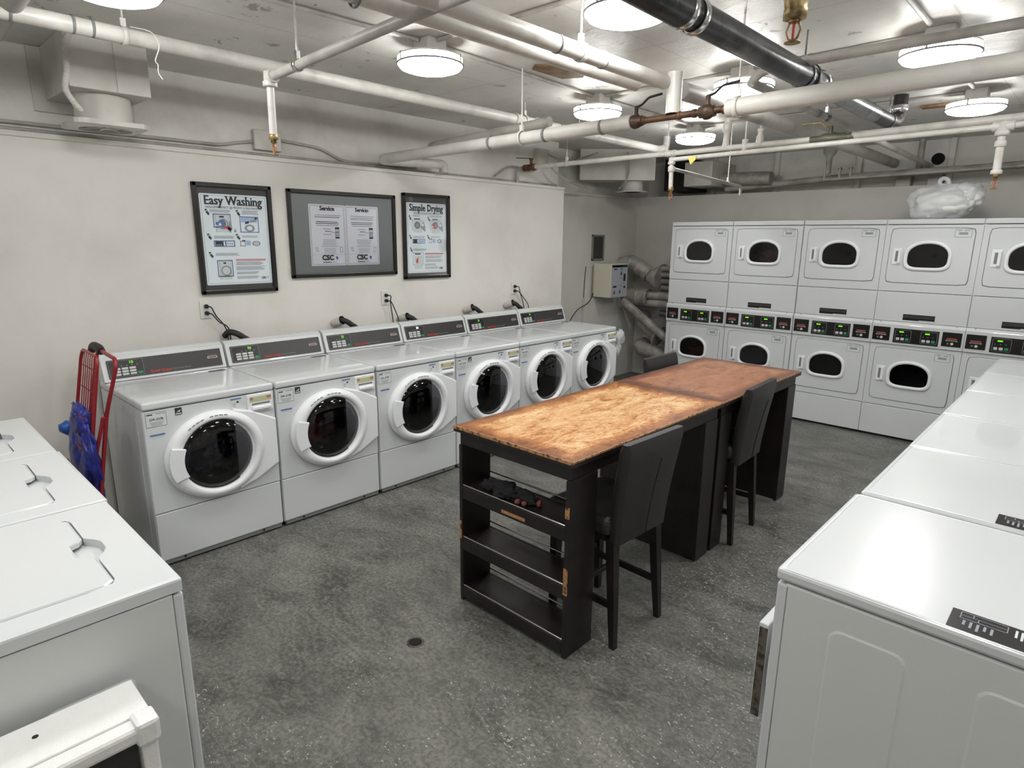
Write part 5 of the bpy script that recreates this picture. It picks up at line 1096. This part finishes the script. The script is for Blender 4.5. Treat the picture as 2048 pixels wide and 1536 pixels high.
# ================================================================ wall vents
def vent(y0, y1, x1, z0, yn, zn, label, xw=-.099, long=False, nr=.135):
    c = V(xw, y0, z0); rt = empty('duct_outlet', c, label, 'duct', 0, 'ceiling duct outlets')
    G().box(xw, x1, y0, y1, z0, CZ-.001, 'ductpaint', .004).build('duct_box', rt, c)
    G().box(xw, xw+.02, y0-.06, y1+.06 if not long else y1, z0-.06, CZ-.001, 'ductpaint', .003).build('wall_flange', rt, c)
    xc = (x1+max(xw, x1-.36))/2 - .0; cc = V(xc, yn, zn)
    G().lathe([(nr, 0), (nr-.006, z0-zn)], cc, Z, 'ductpaint', 32).build('round_neck', rt, c)
    g = G(); w2 = nr+.035; O = [[p[0], p[1]] for p in rect_loop(xc-w2, xc+w2, yn-w2, yn+w2, xc, yn, rad=.05)]; I = [[xc+(nr-.012)*math.cos(2*PI*k/NSEG), yn+(nr-.012)*math.sin(2*PI*k/NSEG)] for k in range(NSEG)]
    for a_, b_ in ((O, I),): g.loft([[V(p[0], p[1], zn-.001) for p in a_], [V(p[0], p[1], zn-.024) for p in a_], [V(p[0], p[1], zn-.030) for p in b_], [V(p[0], p[1], zn-.001) for p in b_], [V(p[0], p[1], zn-.001) for p in a_]], 'pipewhite', smooth=False)
    for k in range(4):
        t = PI*k/4; g.box(-(nr-.01), nr-.01, -.006, .006, -.020, -.008, 'pipewhite', 0, Matrix.Rotation(t, 3, 'Z'), (0, 0, 0)); n_ = 8
        for q in g.v[-8:]: q += V(xc, yn, zn)
    g.lathe([(.025, -.024), (.025, -.006)], (xc, yn, zn), Z, 'pipewhite', 16, True, True).build('diffuser_plate', rt, c)
    G().lathe([(nr-.008, .03), (.001, .03)], cc, Z, 'hole', 32).build('dark_opening', rt, c)
    return rt, c, xc
rt, c, xc = vent(-.01, .355, .42, 2.435, .17, 2.30, 'painted square duct with a round outlet high at the left end of the poster wall')
G().box(.42, .426, .20, .235, 2.435, 2.699, 'ductpaint').build('strap', rt, c)
P = curve([(.50, .0, 2.66), (.46, -.02, 2.60), (.46, -.02, 2.50), (.43, -.03, 2.42), (.42, .0, 2.36), (.40, .03, 2.33)]); g = G().tube(P, .013, 'pipewhite', 10)
for k in range(1, len(P)-1): g.lathe([(.013, -.003), (.0155, 0), (.013, .003)], P[k], P[k+1]-P[k-1], 'pipewhite', 10)
tag(g.build('flex_conduit', None, (.46, 0, 2.5)), 'ribbed flexible conduit running down the left duct outlet', 'conduit', 'looping cables')
rt = empty('duct_outlet', (.2, 5.2, 2.25), 'long painted duct with a round outlet in the far left corner', 'duct', 0, 'ceiling duct outlets'); c = rt.location
g = G(); A, B = V(-.20, 4.87, 0), V(.42, 5.42, 0); dd = (B-A).normalized(); nb = V(-dd.y, dd.x, 0)*.34
g.loft([[q+Z*2.375 for q in (A, B, B+nb, A+nb)], [q+Z*(CZ-.001) for q in (A, B, B+nb, A+nb)]], 'ductpaint', True, True, False); g.build('duct_box', rt, c)
xc, yn, zn, nr = .13, 5.42, 2.27, .125; cc = V(xc, yn, zn)
G().lathe([(nr, 0), (nr-.006, .105)], cc, Z, 'ductpaint', 32).build('round_neck', rt, c)
G().lathe([(nr-.02, -.012), (nr+.05, -.014), (nr+.052, -.004), (nr, .002)], cc, Z, 'pipewhite', 32).build('diffuser_plate', rt, c); G().lathe([(nr-.015, .0), (.001, .0)], cc, Z, 'hole', 32).build('dark_opening', rt, c)
tag(G().tube(curve([(.22, 5.16, 2.66), (.24, 5.17, 2.50), (.17, 5.22, 2.36), (.06, 5.26, 2.29)]), .011, 'pipegrey', 8).build('flex_conduit', None, (.24, 5.1, 2.5)), 'conduit curving down in front of the far duct outlet', 'conduit', 'looping cables')
rt = empty('duct_outlet', (.45, 5.9, 2.31), 'grey duct box in the dark corner above the first dryers', 'duct', 0, 'ceiling duct outlets'); c = rt.location
G().box(.50, .84, 5.92, 6.50, 2.335, 2.60, 'ductpaint', .008).build('duct_box', rt, c); G().tube([(.84, 6.2, 2.42), (1.4, 6.2, 2.40)], .07, 'ductgrey', 24).build('duct_pipe', rt, c); G().box(.2, .50, 6.0, 6.50, 2.30, 2.66, 'blackpipe').build('dark_duct', rt, c)
